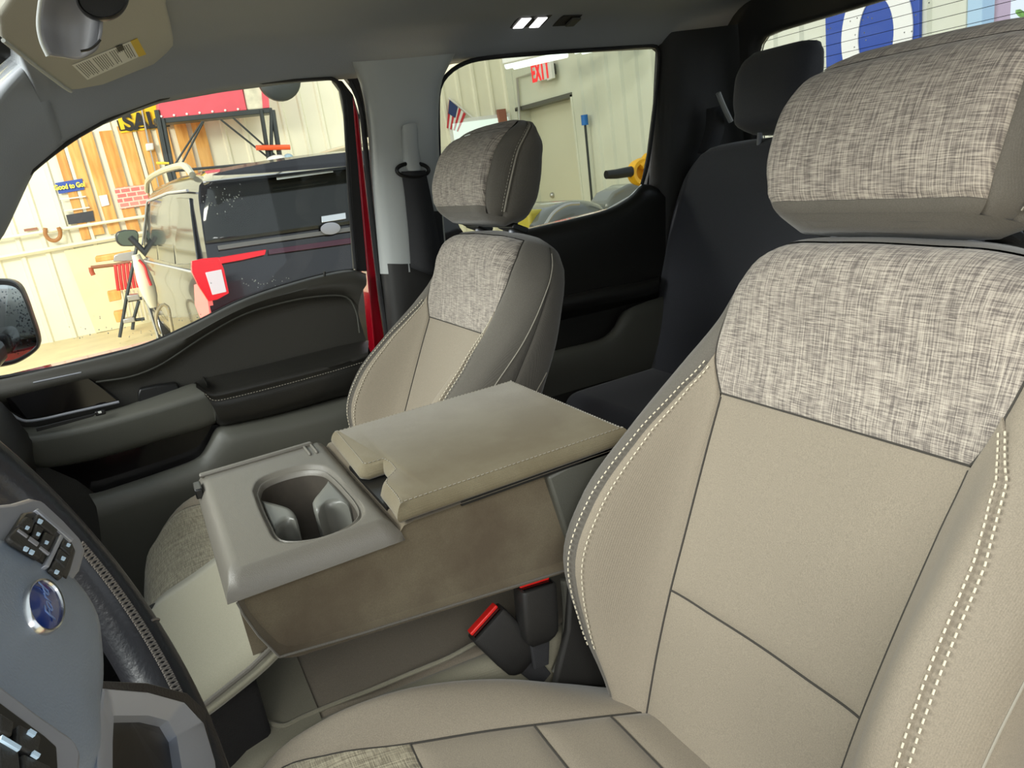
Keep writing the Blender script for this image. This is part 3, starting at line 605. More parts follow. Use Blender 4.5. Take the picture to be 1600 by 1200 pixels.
# badge
bq = rp(516, 357, .03); ba = rp(531, 355, .03)-bq; bb = np.array([0, 0, .042])
MB().grid(np.array([[bq+ba*math.cos(t)*k+bb*math.sin(t)*k-Fv*d for t in np.linspace(0, 2*np.pi, 30, endpoint=False)] for k, d in ((1, 0), (1, .01), (.86, .012), (.1, .012))]), closed_v=True, cap1=True).build('badge', M['silver_pl'], car)
rear([(341, 404), (345, 402), (380, 396), (416, 390), (414, 398), (380, 406), (346, 412)], M['tail_red'], 'light_bar', .03, .03)
rear([(420, 390), (545, 372), (690, 352), (690, 358), (545, 381), (420, 398)], mat('dark plum trim', (66, 28, 44), .2), 'light_bar_trim', .025, .02)
tlmp = rear([(300, 408), (318, 404), (342, 402), (350, 420), (358, 458), (340, 468), (326, 471), (310, 446), (300, 425)], M['tail_red'], 'tail_lamp', .030, .04)
rear([(321, 426), (346, 421), (354, 456), (332, 461)], M['tail_white'], 'reverse_lamp', .036, .02, tlmp)
def fl(l, h, out=.01):
    """point on the left flank"""
    r_ = float(np.interp(h, [.32, .47, .77, .96, 1.02, 1.35, 1.62, 1.70], [.06, 0, 0, .01, .045, .10, .15, .22])); return V(l, r_-out-.01, h)
MB().prism([fl(.02, 1.02, .02), fl(.35, .98, .02), fl(.42, .84, .02), fl(.20, .62, .02), fl(.06, .56, .02)], Rv*.03).build('tail_lamp_side', mat('pale red lens', (236, 110, 110), .2, emit=.2, emitc=(255, 90, 90)), tlmp)
# side glass on the left flank
refl = M['suv_glass']
for nm_, pts in [('quarter_window', [(.30, 1.12), (.42, 1.55), (1.15, 1.58), (1.20, 1.08)]), ('rear_door_window', [(1.30, 1.08), (1.27, 1.58), (2.15, 1.58), (2.20, 1.08)]), ('front_door_window', [(2.30, 1.08), (2.27, 1.58), (2.85, 1.54), (3.25, 1.20), (3.25, 1.08)])]:
    MB().prism([fl(a, b, .012) for a, b in pts], Rv*.015).build(nm_, refl, car, bevel=.004)
MB().tube([fl(.28, 1.06, .02), fl(3.3, 1.04, .02)], .010, 6).build('belt_moulding', M['silver'], car)
MB().tube([fl(.40, 1.60, .02), fl(1.3, 1.62, .02), fl(2.6, 1.60, .02), fl(3.3, 1.20, .02)], .010, 6).build('window_moulding', M['silver'], car)
for rr_ in (.20, WV-.20):
    zt3 = 1.78
    MB().tube(resample([V(.55, rr_, 1.70), V(.70, rr_, 1.765), V(.95, rr_, 1.79), V(2.0, rr_, 1.81), V(2.9, rr_, 1.78), V(3.1, rr_, 1.70)], 24), .025, 8).build('roof_rail', mat('pale rail', (200, 196, 170), .3, metal=.5), car)
for l in (1.0, 3.95):
    for rr_ in (.14, WV-.14):
        c = V(l, rr_, .37); wh = MB()
        g = []
        for (ra, h) in [(.22, -.10), (.36, -.12), (.375, -.08), (.375, .08), (.36, .12), (.22, .10)]:
            g.append([c+Fv*ra*math.cos(t)+UP*ra*math.sin(t)+Rv*h for t in np.linspace(0, 2*np.pi, 36, endpoint=False)])
        wt = wh.grid(np.array(g), closed_v=True).build('tyre', M['tyre'], car)
        g = [[c+Fv*ra*math.cos(t)+UP*ra*math.sin(t)+Rv*h for t in np.linspace(0, 2*np.pi, 30, endpoint=False)] for ra, h in [(.22, -.10), (.21, -.06), (.05, -.05)]]
        MB().grid(np.array(g), closed_v=True, cap1=True).build('wheel_rim', M['alu'], wt)
mc = U(203, 371, 'x', V(3.3, 0, 0)[0]); mo_ = [U(*p, 'x', mc[0]) for p in [(181, 368), (184, 362), (195, 359), (212, 359), (217, 364), (217, 380), (210, 385), (190, 385), (182, 378)]]
sm_ = MB().prism(mo_, Fv*.14).build('side_mirror', M['plas_black'], car, bevel=.02)
MB().prism([q_-Fv*.004+(mc-q_)*.12 for q_ in mo_], Fv*.003).build('mirror_glass', mat('green grey mirror glass', (84, 96, 84), .1), sm_)
MB().tube([mc, fl(3.25, 1.08, -.02)], .03, 8).build('mirror_arm', M['plas_black'], sm_)

# ------------------------------------------------------------------ clutter left of the car
XK = 9.95
def kx_(p, d=0): return U(*p, 'x', XK+d)
wb = thing('work_rack', 'wooden plank rack with red straps standing by the cream wall', 'rack', tuple(kx_((180, 500))))
MB().prism([kx_(p) for p in [(148, 402), (178, 397), (205, 392), (206, 400), (178, 406), (150, 410)]], (.4, 0, 0)).build('plank', M['ply'], wb, bevel=.01)
MB().prism([kx_(p, -.01) for p in [(178, 399), (186, 396), (214, 392), (213, 404), (206, 408), (177, 409)]], (.2, 0, 0)).build('tin_cover', M['alu'], wb, bevel=.01)
MB().tube([kx_((142, 418)), kx_((178, 414)), kx_((204, 409))], .022, 8).build('rail', mat('brown rail', (150, 100, 70), .6), wb)
MB().tube([kx_((142, 418)), kx_((143, 424)), kx_((146, 430))], .028, 8).build('rail_hook', mat('rust hook', (176, 84, 56), .6), wb)
for k in range(6):
    a = 180+k*6.2; MB().tube(resample([kx_((a, 414-k*.8), -.05), kx_((a+2, 432), -.06), kx_((a+5, 454-k), -.05)], 8), .020, 6).build('strap', M['red_strap'], wb)
for (a, b, c, d) in [((167, 457), (188, 453), (190, 468), (171, 472)), ((177, 489), (192, 486), (193, 503), (182, 504)), ((234, 443), (246, 441), (245, 456), (238, 456))]:
    MB().prism([kx_(p, .1) for p in (a, b, c, d)], (.25, 0, 0)).build('wood_block', M['ply'], wb, bevel=.01)
for k in range(7):
    a = 190+k*6.0; MB().tube([kx_((a, 454), .0), kx_((a+9, 500), .0)], .012, 6).build('slat', mat('pale slat', (226, 216, 190), .6), wb)
stl = thing('folding_ladder', 'dark folding step frame standing in front of the rack', 'ladder', tuple(kx_((200, 500), -.5)))
for a, b in [((214, 384), (199, 458)), ((199, 458), (187, 527)), ((217, 470), (209, 498)), ((209, 498), (207, 515)), ((200, 470), (222, 466)), ((211, 500), (226, 498))]:
    MB().tube([kx_(a, -.5), kx_(b, -.5)], .020, 8).build('frame_tube', M['steel_dark'], stl)
for q_ in ([(198, 462), (216, 460), (220, 468), (200, 471)], [(192, 499), (210, 496), (212, 503), (193, 506)]): MB().prism([kx_(p, -.55) for p in q_], (.2, 0, 0)).build('step', M['alu'], stl, bevel=.01)
rb_ = thing('rolled_cover', 'pale rolled cover on a chrome stand beside the car mirror', 'cover', tuple(kx_((240, 480), -4.3)))
MB().tube(resample([kx_(p, -4.3) for p in [(212, 398), (224, 430), (234, 460), (240, 480)]], 12), [.03, .035, .045, .05, .055, .06, .06, .06, .055, .05, .04, .03], 12).build('roll', mat('pale cover', (222, 216, 186), .5), rb_)
lg = kx_((246, 522), -4.3); MB().tube([kx_((230, 472), -4.3), lg, lg*np.array([1, 1, 0])+np.array([0, .02, ZG])], .014, 8).build('chrome_leg', M['chrome'], rb_)
MB().tube(resample([kx_(p, -4.37) for p in [(217, 406), (226, 416), (230, 430), (236, 446)]], 10), .010, 8).build('red_cord', M['red_strap'], rb_)
MB().tube(resample([kx_(p, -4.3) for p in [(250, 522), (244, 505), (245, 488), (254, 476), (262, 480), (266, 500), (270, 520)]], 20), .014, 8).build('coil', mat('coil', (180, 166, 130), .5), rb_)

# ------------------------------------------------------------------ machine outside the rear window
XM = 3.4
mc_ = thing('machine_hood', 'dark glossy rounded machine hood outside the rear side window', 'machine', tuple(U(895, 330, 'x', XM)))
def mx_(p, d=0): return U(*p, 'x', XM+d)
hp_ = np.array([mx_(p) for p in [(840, 352), (856, 330), (880, 317), (905, 312), (930, 315), (948, 325), (960, 345), (955, 420), (840, 420)]]); hp_ = resample(np.vstack([hp_, hp_[:1]]), 49)[:-1]; hcn = hp_.mean(0)
MB().grid(np.array([hcn+(hp_-hcn)*k+[d, 0, 0] for k, d in ((.05, -.16), (.5, -.13), (.8, -.08), (.97, .0), (1, .06), (1, .5))]), closed_v=True, cap0=True, cap1=True).build('hood', mat('smoked hood', (96, 98, 92), .12, coat=.6), mc_, angle=60)
MB().tube(resample([mx_(p, -.12) for p in [(852, 352), (866, 332), (886, 320), (905, 318)]], 12), .012, 6).build('hood_edge', M['alu'], mc_)
ws2 = [mx_(p, .2) for p in [(948, 318), (960, 300), (985, 287), (1005, 285), (1012, 300), (1012, 350), (950, 350)]]
MB().prism(ws2, (.25, 0, 0)).build('fairing', mat('smoked shield', (120, 122, 112), .2, coat=.3), mc_, bevel=.03)
MB().prism([mx_(p, .1) for p in [(826, 330), (850, 326), (858, 345), (840, 360), (828, 360)]], (.2, 0, 0)).build('yellow_cover', mat('dull yellow', (180, 166, 60), .5), mc_, bevel=.02)
MB().box(tuple(mx_((900, 400), .3)+np.array([0, 0, -.55])), (1.0, .9, .9)).build('base', M['steel_dark'], mc_, bevel=.05)
bl = thing('leaf_blower', 'black nozzle with a yellow motor housing just inside the rear window edge', 'power tool', tuple(mx_((990, 270))))
MB().tube([mx_((947, 273)), mx_((962, 272)), mx_((986, 268))], [.028, .032, .036], 14).build('nozzle', M['plas_black'], bl)
cc_ = mx_((1002, 269)); MB().grid(np.array([[cc_+np.array([h, ra*math.cos(t), ra*math.sin(t)]) for t in np.linspace(0, 2*np.pi, 32, endpoint=False)] for ra, h in ((.055, -.02), (.085, -.03), (.095, 0), (.085, .05), (.03, .05))]), closed_v=True, cap1=True).build('motor_housing', mat('tool yellow', (246, 184, 24), .4), bl)
MB().tube([mx_((1000, 260)), mx_((1010, 246)), mx_((1022, 244))], .03, 8).build('handle', mat('tool yellow', (246, 184, 24), .4), bl)

# ------------------------------------------------------------------ keyed surfaces (seats)
def hermite(K, t, T):
    """K: (n, ...) values at knots T; monotone-limited cubic through them"""
    i = min(max(int(np.searchsorted(T, t, 'right'))-1, 0), len(T)-2); h = T[i+1]-T[i]; u = (t-T[i])/h
    def tang(k):
        if k == 0: return (K[1]-K[0])/(T[1]-T[0])
        if k == len(T)-1: return (K[-1]-K[-2])/(T[-1]-T[-2])
        d0 = (K[k]-K[k-1])/(T[k]-T[k-1]); d1 = (K[k+1]-K[k])/(T[k+1]-T[k]); h0, h1 = T[k]-T[k-1], T[k+1]-T[k]
        return (d0*h1+d1*h0)/(h0+h1)
    return (2*u**3-3*u*u+1)*K[i]+(u**3-2*u*u+u)*h*tang(i)+(-2*u**3+3*u*u)*K[i+1]+(u**3-u*u)*h*tang(i+1)
class Keyed:
    """closed section surface. stations: [(t, half_keys [(u,w)...])]; place(u,w,t) gives the point"""
    def __init__(s, st, place):
        s.T = np.array([a for a, _ in st]); H = np.array([k for _, k in st]); s.m = H.shape[1]-1
        mir = H[:, -2:0:-1].copy(); mir[..., 0] *= -1
        s.K = np.concatenate([H, mir], 1); s.n = s.K.shape[1]; s.place = place
    def pt(s, a, t):
        sec = hermite(s.K, t, s.T); n = s.n; a = a % n; i = int(a); u = a-i
        p0, p1, p2, p3 = sec[(i-1) % n], sec[i], sec[(i+1) % n], sec[(i+2) % n]
        # centripetal-ish: limit tangents by neighbour spacing
        d0, d1, d2 = (max(np.linalg.norm(q), 1e-5) for q in (p1-p0, p2-p1, p3-p2))
        m1 = ((p1-p0)/d0*d1+(p2-p1)/d1*d0)/(d0+d1)*d1; m2 = ((p2-p1)/d1*d2+(p3-p2)/d2*d1)/(d1+d2)*d1
        q = (2*u**3-3*u*u+1)*p1+(u**3-2*u*u+u)*m1+(-2*u**3+3*u*u)*p2+(u**3-u*u)*m2
        return np.array(s.place(q[0], q[1], t))
    def nrm(s, a, t):
        e = .01; x = s.pt(a+e, t)-s.pt(a-e, t); dt = .002
        y = s.pt(a, min(t+dt, s.T[-1]))-s.pt(a, max(t-dt, s.T[0])); v = np.cross(x, y); return v/max(np.linalg.norm(v), 1e-9)
    def patch(s, a0, a1, t0, t1, na=24, nt=32, dip=.004, rad=.007, edges='LRBT', sign=1, lift=0.):
        """a0,a1: functions of t (or numbers). seams sink by dip within rad of the listed edges"""
        f0 = a0 if callable(a0) else (lambda t: a0); f1 = a1 if callable(a1) else (lambda t: a1)
        tm = (t0+t1)/2; La = sum(np.linalg.norm(s.pt(f0(tm)+(f1(tm)-f0(tm))*(k+1)/20, tm)-s.pt(f0(tm)+(f1(tm)-f0(tm))*k/20, tm)) for k in range(20))
        Lt = abs(t1-t0)
        def samp(L, n):
            x = [0, .0015/L, .003/L, .006/L, .010/L]; x = [q for q in x if q < .3]
            mid = np.linspace(x[-1], 1-x[-1], n)[1:-1]; return np.array(x+list(mid)+[1-q for q in x[::-1]])
        A, Tt = samp(La, na), samp(Lt, nt); G = np.zeros((len(Tt), len(A), 3))
        for i, tt in enumerate(Tt):
            t = t0+(t1-t0)*tt
            for j, aa in enumerate(A):
                a = f0(t)+(f1(t)-f0(t))*aa; d = []
                if 'L' in edges: d.append(aa*La)
                if 'R' in edges: d.append((1-aa)*La)
                if 'B' in edges: d.append(tt*Lt)
                if 'T' in edges: d.append((1-tt)*Lt)
                k = math.exp(-(min(d)/rad)**1.5) if d else 0
                G[i, j] = s.pt(a, t)+s.nrm(a, t)*sign*(lift-dip*k)
        return G
    def line(s, fa, ft, n=60, lift=0, sign=1):
        return [s.pt(fa(x), ft(x))+s.nrm(fa(x), ft(x))*sign*lift for x in np.linspace(0, 1, n)]
def stitches(mb, path, r=.0009, step=.007, gap=.45):
    P = np.array(path); d = np.r_[0, np.cumsum(np.linalg.norm(np.diff(P, axis=0), axis=1))]; x = 0
    while x+step < d[-1]:
        q = [np.array([np.interp(x+step*k, d, P[:, i]) for i in range(3)]) for k in (0, .5*(1-gap)+.0, 1-gap)]
        mb.tube(q, r, 5); x += step
RECL = 27*D2R
def seat_sections(S=1.0):
    def st(v, f, hi, fi, hb, wb, Wd, wo, Wm, wm, b):
        return (v, [(0, f), (hi*.5, f+(fi-f)*.35), (hi, fi), (hb, wb), (Wd, wo), (Wm, wm), (Wd-.012, -b+.012), (Wd*.5, -b), (0, -b)])
    return [st(-.12, .0, .105, .0, .135, .0, .155, -.03, .16, -.06, .12),
            st(-.03, .0, .115, .002, .160, .018, .186, -.010, .194, -.05, .125),
            st(.05, .002, .122, .008, .192, .070, .222, .044, .230, -.02, .095),
            st(.12, .002, .126, .012, .208, .108, .240, .082, .248, -.01, .095),
            st(.20, .0, .131, .012, .208, .108, .240, .080, .246, -.01, .095),
            st(.30, .0, .139, .010, .200, .070, .234, .040, .242, -.02, .10),
            st(.383, .004, .146, .008, .190, .030, .226, .002, .234, -.035, .105),
            st(.45, .022, .146, .018, .180, .008, .206, -.022, .214, -.05, .108),
            st(.495, .034, .138, .026, .168, .004, .188, -.030, .195, -.060, .11),
            st(.532, .028, .122, .016, .148, -.006, .165, -.038, .170, -.062, .105),
            st(.554, .002, .098, -.008, .118, -.024, .134, -.046, .138, -.064, .095),
            st(.563, -.022, .07, -.028, .088, -.036, .10, -.050, .104, -.064, .085)]
def front_seat(name, label, xc, y0=-.40, z0=.36, recl=RECL, hr_low=0., hr_fwd=0.):
    root = thing(name, label, 'seat', (xc, y0, z0))
    rot = (recl, 0, 0)
    K = Keyed(seat_sections(), lambda u, w, t: (u, w, t)); sg = 1 if K.nrm(0, .2)[1] > 0 else -1
    def put(nm, G, m, **k):
        o = MB().grid(G).build(nm, m, root, local=True, rot=rot, angle=70, **k); return o
    cl = M['cloth']
    # seam positions (section key units) along the height
    def wv(t): return float(np.interp(t, [.364, .40, .46, .51, .545], [2.0, 2.35, 2.75, 3.0, 3.05]))
    def blo(t): return float(np.interp(t, [-.1, .36, .364], [2.0, 2.0, 2.0])) if t < .364 else wv(t)
    put('lumbar_panel', K.patch(-2, 2, -.10, .128, 28, 20, edges='LRT', sign=sg), cl)
    put('centre_panel', K.patch(-2, 2, .128, .364, 28, 20, edges='LRBT', sign=sg), cl)
    put('woven_panel', K.patch(lambda t: -wv(t), wv, .364, .548, 32, 22, edges='LRBT', sign=sg, lift=.001), M['woven'])
    def so(t, q=1): return float(np.interp(t, [-.12, 0, .1, .2, .30, .36, .40, .41], [3.0, 2.9, 2.80, 2.78, 2.75, 2.65, 2.45, 2.36] if q > 0 else [3.5, 3.42, 3.36, 3.32, 3.2, 2.95, 2.5, 2.36]))
    for q in (1, -1):
        a0 = (lambda t: 2.0 if t < .364 else wv(t)); a1 = (lambda t, q=q: max(so(t, q), a0(t)+.001))
        G = K.patch((lambda t: q*a0(t)), (lambda t: q*a1(t)), -.12, .408, 18, 40, dip=.003, edges='LR', sign=sg*1)
        put('bolster', G, cl)
        b1 = lambda t: 5.7
        G = K.patch((lambda t: q*(a1(t) if t < .408 else wv(t))), (lambda t: q*5.0), -.12, .548, 18, 46, dip=.003, edges='LR', sign=sg)
        sp = put('side_panel', G, M['cloth_dark'] if q > 0 or xc > 0 else cl)  # only the side facing the door opening keeps the unshaded cloth
        stm = MB()
        for off in (.10, -.10):
            P = K.line(lambda x: q*(so(.03+x*.37, q)+off*.8), lambda x: .03+x*.37, 120, .0012, sg); stitches(stm, P)
        stm.build('stitching', M['thread'], root, local=True, rot=rot)
        G = K.patch(q*5.0, q*7.0, -.12, .548, 14, 30, dip=.002, edges='L', sign=sg); put('side_back_panel', G, M['cloth_dark'])
        # curved seam on the side
        for fa_ in ((lambda x: q*(5.0-1.2*x+.2*x*x)), ):
            P = K.line(fa_, lambda x: .535-.50*x, 70, .0003, sg); MB().tube(P, .0010, 6).build('side_seam', M['thread_dim'], root, local=True, rot=rot)
        P = K.line(lambda x: q*(5.9-2.2*x+.9*x*x), lambda x: .33-.36*x, 60, .0003, sg); MB().tube(P, .0010, 6).build('side_seam', M['thread_dim'], root, local=True, rot=rot)
    put('back_panel', K.patch(7, 9, -.12, .548, 10, 12, edges='', sign=sg), M['plas_dark'])
    top = np.array([[K.pt(a, t) for a in np.linspace(0, K.n, 64, endpoint=False)] for t in (.546, .551, .556, .560, .563)])
    MB().grid(top, closed_v=True, cap1=True).build('top_cap', M['cloth_dark'], root, local=True, rot=rot, angle=70)
    g = MB(); 
    for i in range(1, 3):
        pass
    P = K.line(lambda x: -2+4*x, lambda x: .364, 60, -.0034, sg); g.tube(P, .0013, 6)
    P = K.line(lambda x: -2+4*x, lambda x: .128, 60, -.0036, sg); g.tube(P, .0013, 6)
    for q in (1, -1): g.tube(K.line(lambda x: q*2, lambda x: -.08+.44*x, 60, -.0036, sg), .0013, 6)
    for q in (1, -1): g.tube(K.line(lambda x: q*wv(.364+.184*x), lambda x: .364+.184*x, 30, -.003, sg), .0012, 6)
    g.build('seam', M['gap'], root, local=True, rot=rot)
    # head restraint
    hr_v = .562-hr_low; hrot = recl-6*D2R
    def hs(v, f, h, fs, hc, wc, hm, wm, b): return (v, [(0, f), (h*.5, f-.001), (h, fs), (hc, wc), (hm, wm), (hc-.008, -b+.02), (h*.6, -b), (0, -b)])
    HS = [hs(0, .010, .085, .006, .10, -.005, .105, -.02, .045), hs(.012, .030, .105, .024, .118, .005, .124, -.022, .062),
          hs(.045, .048, .118, .040, .132, .014, .138, -.024, .078), hs(.09, .052, .122, .042, .136, .014, .142, -.024, .080),
          hs(.13, .044, .120, .034, .134, .008, .140, -.026, .076), hs(.16, .026, .112, .016, .132, -.006, .138, -.030, .070),
          hs(.180, .004, .098, -.006, .115, -.020, .120, -.035, .058), hs(.190, -.014, .075, -.020, .088, -.028, .092, -.036, .050), hs(.194, -.026, .045, -.030, .055, -.033, .058, -.037, .044)]
    pos = Vector((0, .014+hr_fwd, hr_v)); R3 = Euler(rot).to_matrix(); hp = R3@pos
    H = Keyed(HS, lambda u, w, t: (u, w, t)); hg = 1 if H.nrm(0, .09)[1] > 0 else -1
    head = MB().grid(H.patch(-3, 3, .002, .006, 6, 2, edges='', sign=hg)).build('head_restraint', M['cloth_dark'], root, local=True, rot=(hrot, 0, 0))
    head.location = hp
    def hput(nm, G, m):
        o = MB().grid(G).build(nm, m, head, local=True, angle=70); return o
    bands = np.array([[H.pt(a, t)for a in np.linspace(0, H.n, 56, endpoint=False)] for t in (0, .004, .008, .012)])
    MB().grid(bands, closed_v=True, cap0=True).build('underside', M['cloth_dark'], head, local=True, angle=70)
    hput('lower_band', H.patch(-2.15, 2.15, .010, .022, 30, 6, dip=.002, edges='T', sign=hg), M['cloth_dark'])
    hput('woven_face', H.patch(-2.15, 2.15, .022, .166, 30, 20, dip=.003, edges='LRBT', sign=hg, lift=.0005), M['woven'])
    hput('top_band', H.patch(-2.15, 2.15, .166, .192, 30, 8, dip=.002, edges='B', sign=hg), M['woven'])
    for q in (1, -1):
        hput('side_band', H.patch(q*2.15, q*3.35, .010, .192, 14, 26, dip=.003, edges='LR', sign=hg), M['cloth_dark'])
        hput('end_cover', H.patch(q*3.35, q*7, .010, .192, 22, 26, dip=.003, edges='L', sign=hg), M['cloth_dark'])
        MB().tube(H.line(lambda x: q*3.35, lambda x: .02+.165*x, 40, .0, hg), .0016, 6).build('seam', M['thread_dim'], head, local=True)
        st_ = MB(); stitches(st_, H.line(lambda x: q*3.22, lambda x: .02+.165*x, 60, .001, hg), .0007, .006); st_.build('stitching', M['thread_dim'], head, local=True)
    cp = np.array([[H.pt(a, t) for a in np.linspace(0, H.n, 56, endpoint=False)] for t in (.1915, .193, .194)])
    MB().grid(cp, closed_v=True, cap1=True).build('crown', M['cloth_dark'], head, local=True, angle=70)
    for q in (1, -1):
        MB().tube([(q*.075, -.022, .535), (q*.075, -.016, .64)], .007, 10).build('head_restraint_post', M['silver_pl'], root, local=True, rot=rot)
        MB().box((q*.075, -.020, .568), (.062, .034, .012)).build('post_guide', M['plas_black'], root, local=True, rot=rot, bevel=.003)
    b = MB().tube([(.108, -.006, .570), (.108, .006, .572)], .006, 12).build('release_button', M['plas_grey'], root, local=True, rot=rot)
    # cushion
    def cs(t, f, hi, fi, hb, zb, Wd, zo, zl): return (t, [(0, f), (hi*.5, f), (hi, fi), (hb, zb), (Wd, zo), (Wd+.006, (zo+zl)/2), (Wd-.01, zl), (Wd*.5, zl-.005), (0, zl-.005)])
    CS = [cs(-.16, -.06, .10, -.07, .16, -.085, .205, -.11, -.15), cs(-.04, -.025, .115, -.03, .18, -.055, .225, -.085, -.155), cs(.06, .0, .13, .0, .195, -.008, .245, -.038, -.16), cs(.12, .010, .145, .012, .215, .020, .252, -.010, -.16),
          cs(.18, .018, .162, .022, .226, .042, .262, .008, -.16), cs(.28, .030, .188, .036, .230, .068, .266, .030, -.16), cs(.35, .038, .205, .050, .236, .066, .264, .030, -.15), cs(.415, .038, .222, .044, .244, .040, .260, .008, -.15),
          cs(.460, .018, .205, .010, .228, .000, .242, -.025, -.14), cs(.492, -.02, .175, -.026, .198, -.034, .215, -.05, -.13), cs(.505, -.06, .14, -.062, .16, -.065, .18, -.075, -.11)]
    Cc = Keyed(CS, lambda u, w, t: (u, t, w)); cg = 1 if Cc.nrm(0, .2)[2] > 0 else -1
    def cput(nm, G, m): return MB().grid(G).build(nm, m, root, local=True, angle=70)
    sq = lambda t: 2.0
    cput('cushion_rear_panel', Cc.patch(-2, 2, -.15, .05, 26, 14, edges='LRT', sign=cg, dip=.005, rad=.010), cl)
    cput('cushion_centre_panel', Cc.patch(-2, 2, .137, .27, 26, 16, edges='LRBT', sign=cg, dip=.005, rad=.010), cl)
    cput('cushion_cross_panel', Cc.patch(-2, 2, .05, .137, 26, 10, edges='LRBT', sign=cg, dip=.005, rad=.010), cl)
    cput('cushion_woven_panel', Cc.patch(-2, 2, .27, .470, 26, 14, edges='LRB', sign=cg, dip=.004), M['woven_y'])
    for q in (1, -1):
        cput('cushion_bolster', Cc.patch(q*2, q*5.2, -.15, .470, 26, 40, edges='L', sign=cg, dip=.005, rad=.009), cl)
        cput('cushion_side', Cc.patch(q*5.2, q*7.2, -.15, .470, 8, 16, edges='', sign=cg), M['cloth_dark'])
    nose = np.array([[Cc.pt(a, t) for a in np.linspace(0, Cc.n, 64, endpoint=False)] for t in (.469, .478, .486, .494, .500, .505)])
    MB().grid(nose, closed_v=True, cap1=True).build('cushion_nose', M['woven_y'], root, local=True, angle=70)
    g = MB()
    for t in (.05, .137, .27): g.tube(Cc.line(lambda x: -2+4*x, lambda x: t, 50, -.0048, cg), .0014, 6)
    for q in (1, -1): g.tube(Cc.line(lambda x: q*2, lambda x: -.14+.60*x, 60, -.0048, cg), .0014, 6)
    g.build('cushion_seam', M['gap'], root, local=True)
    # seat base
    MB().box((0, .14, -.235), (.42, .46, .14)).build('seat_base', M['plas_dark'], root, local=True, bevel=.02)
    return root
front_seat('driver_seat', 'large grey cloth driver seat with woven shoulder panel filling the right side of the cab', -.42, hr_low=.006)
front_seat('passenger_seat', 'grey cloth front passenger seat beyond the folded centre console', .42, y0=-.36, hr_fwd=.018)

# ------------------------------------------------------------------ centre console seat (folded armrest)
XR, XL = .172, -.160          # passenger side / driver side of the folded centre back
ZT = .62
cons = thing('center_console', 'folded centre seat back turned armrest with cup holder tray and soiled grey cloth lid', 'armrest', (0, -.25, .36))
def rbox(mb, x0, x1, y0, y1, z0, z1):
    return mb.box(((x0+x1)/2, (y0+y1)/2, (z0+z1)/2), (x1-x0, y1-y0, z1-z0))
# upholstered body: side profile in y,z swept across, softly rounded; the front end slopes down and forward
prof = [(-.50, .612), (-.19, .612), (-.178, .600), (-.008, .600), (-.002, .592), (-.005, .573), (-.014, .545), (-.028, .512), (-.042, .506), (-.114, .499), (-.30, .480), (-.38, .472), (-.50, .47)]
mb = MB(); P = resample([(0, a, b) for a, b in prof+[prof[0]]], 90, False)[:-1]
rows = []
for x, s_ in [(XL+.004, .90), (XL-.006, .975), (XL-.010, 1.0), (XL+.010, 1.0), (XL+.011, 2.0), (XR-.011, 2.0), (XR-.010, 1.0), (XR+.006, 1.0), (XR+.002, .975), (XR-.006, .9)]:
    c = np.array([0, -.27, .55]); k_ = min(s_, 1); r = c+(P-c)*np.array([1, 1-(1-k_)*.25, k_]); r[:, 0] = x
    if s_ == 2: r[:, 2] = np.where(r[:, 1] > -.1785, np.minimum(r[:, 2], .514), r[:, 2])
    rows.append(r)
mb.grid(np.array(rows), closed_v=True, cap0=True, cap1=True).build('cushion_body', M['cloth_stain'], cons, bevel=.006, angle=60)
g = MB(); g.tube([(XL-.0105, -.028, .514), (XL-.0105, -.014, .547), (XL-.0105, -.006, .575), (XL-.0105, -.003, .592)], .0012, 6); g.tube([(XL-.0105, -.028, .514), (XL-.0105, -.114, .503), (XL-.0115, -.38, .476)], .0014, 6)

g.build('seam', M['cloth_dark'], cons)
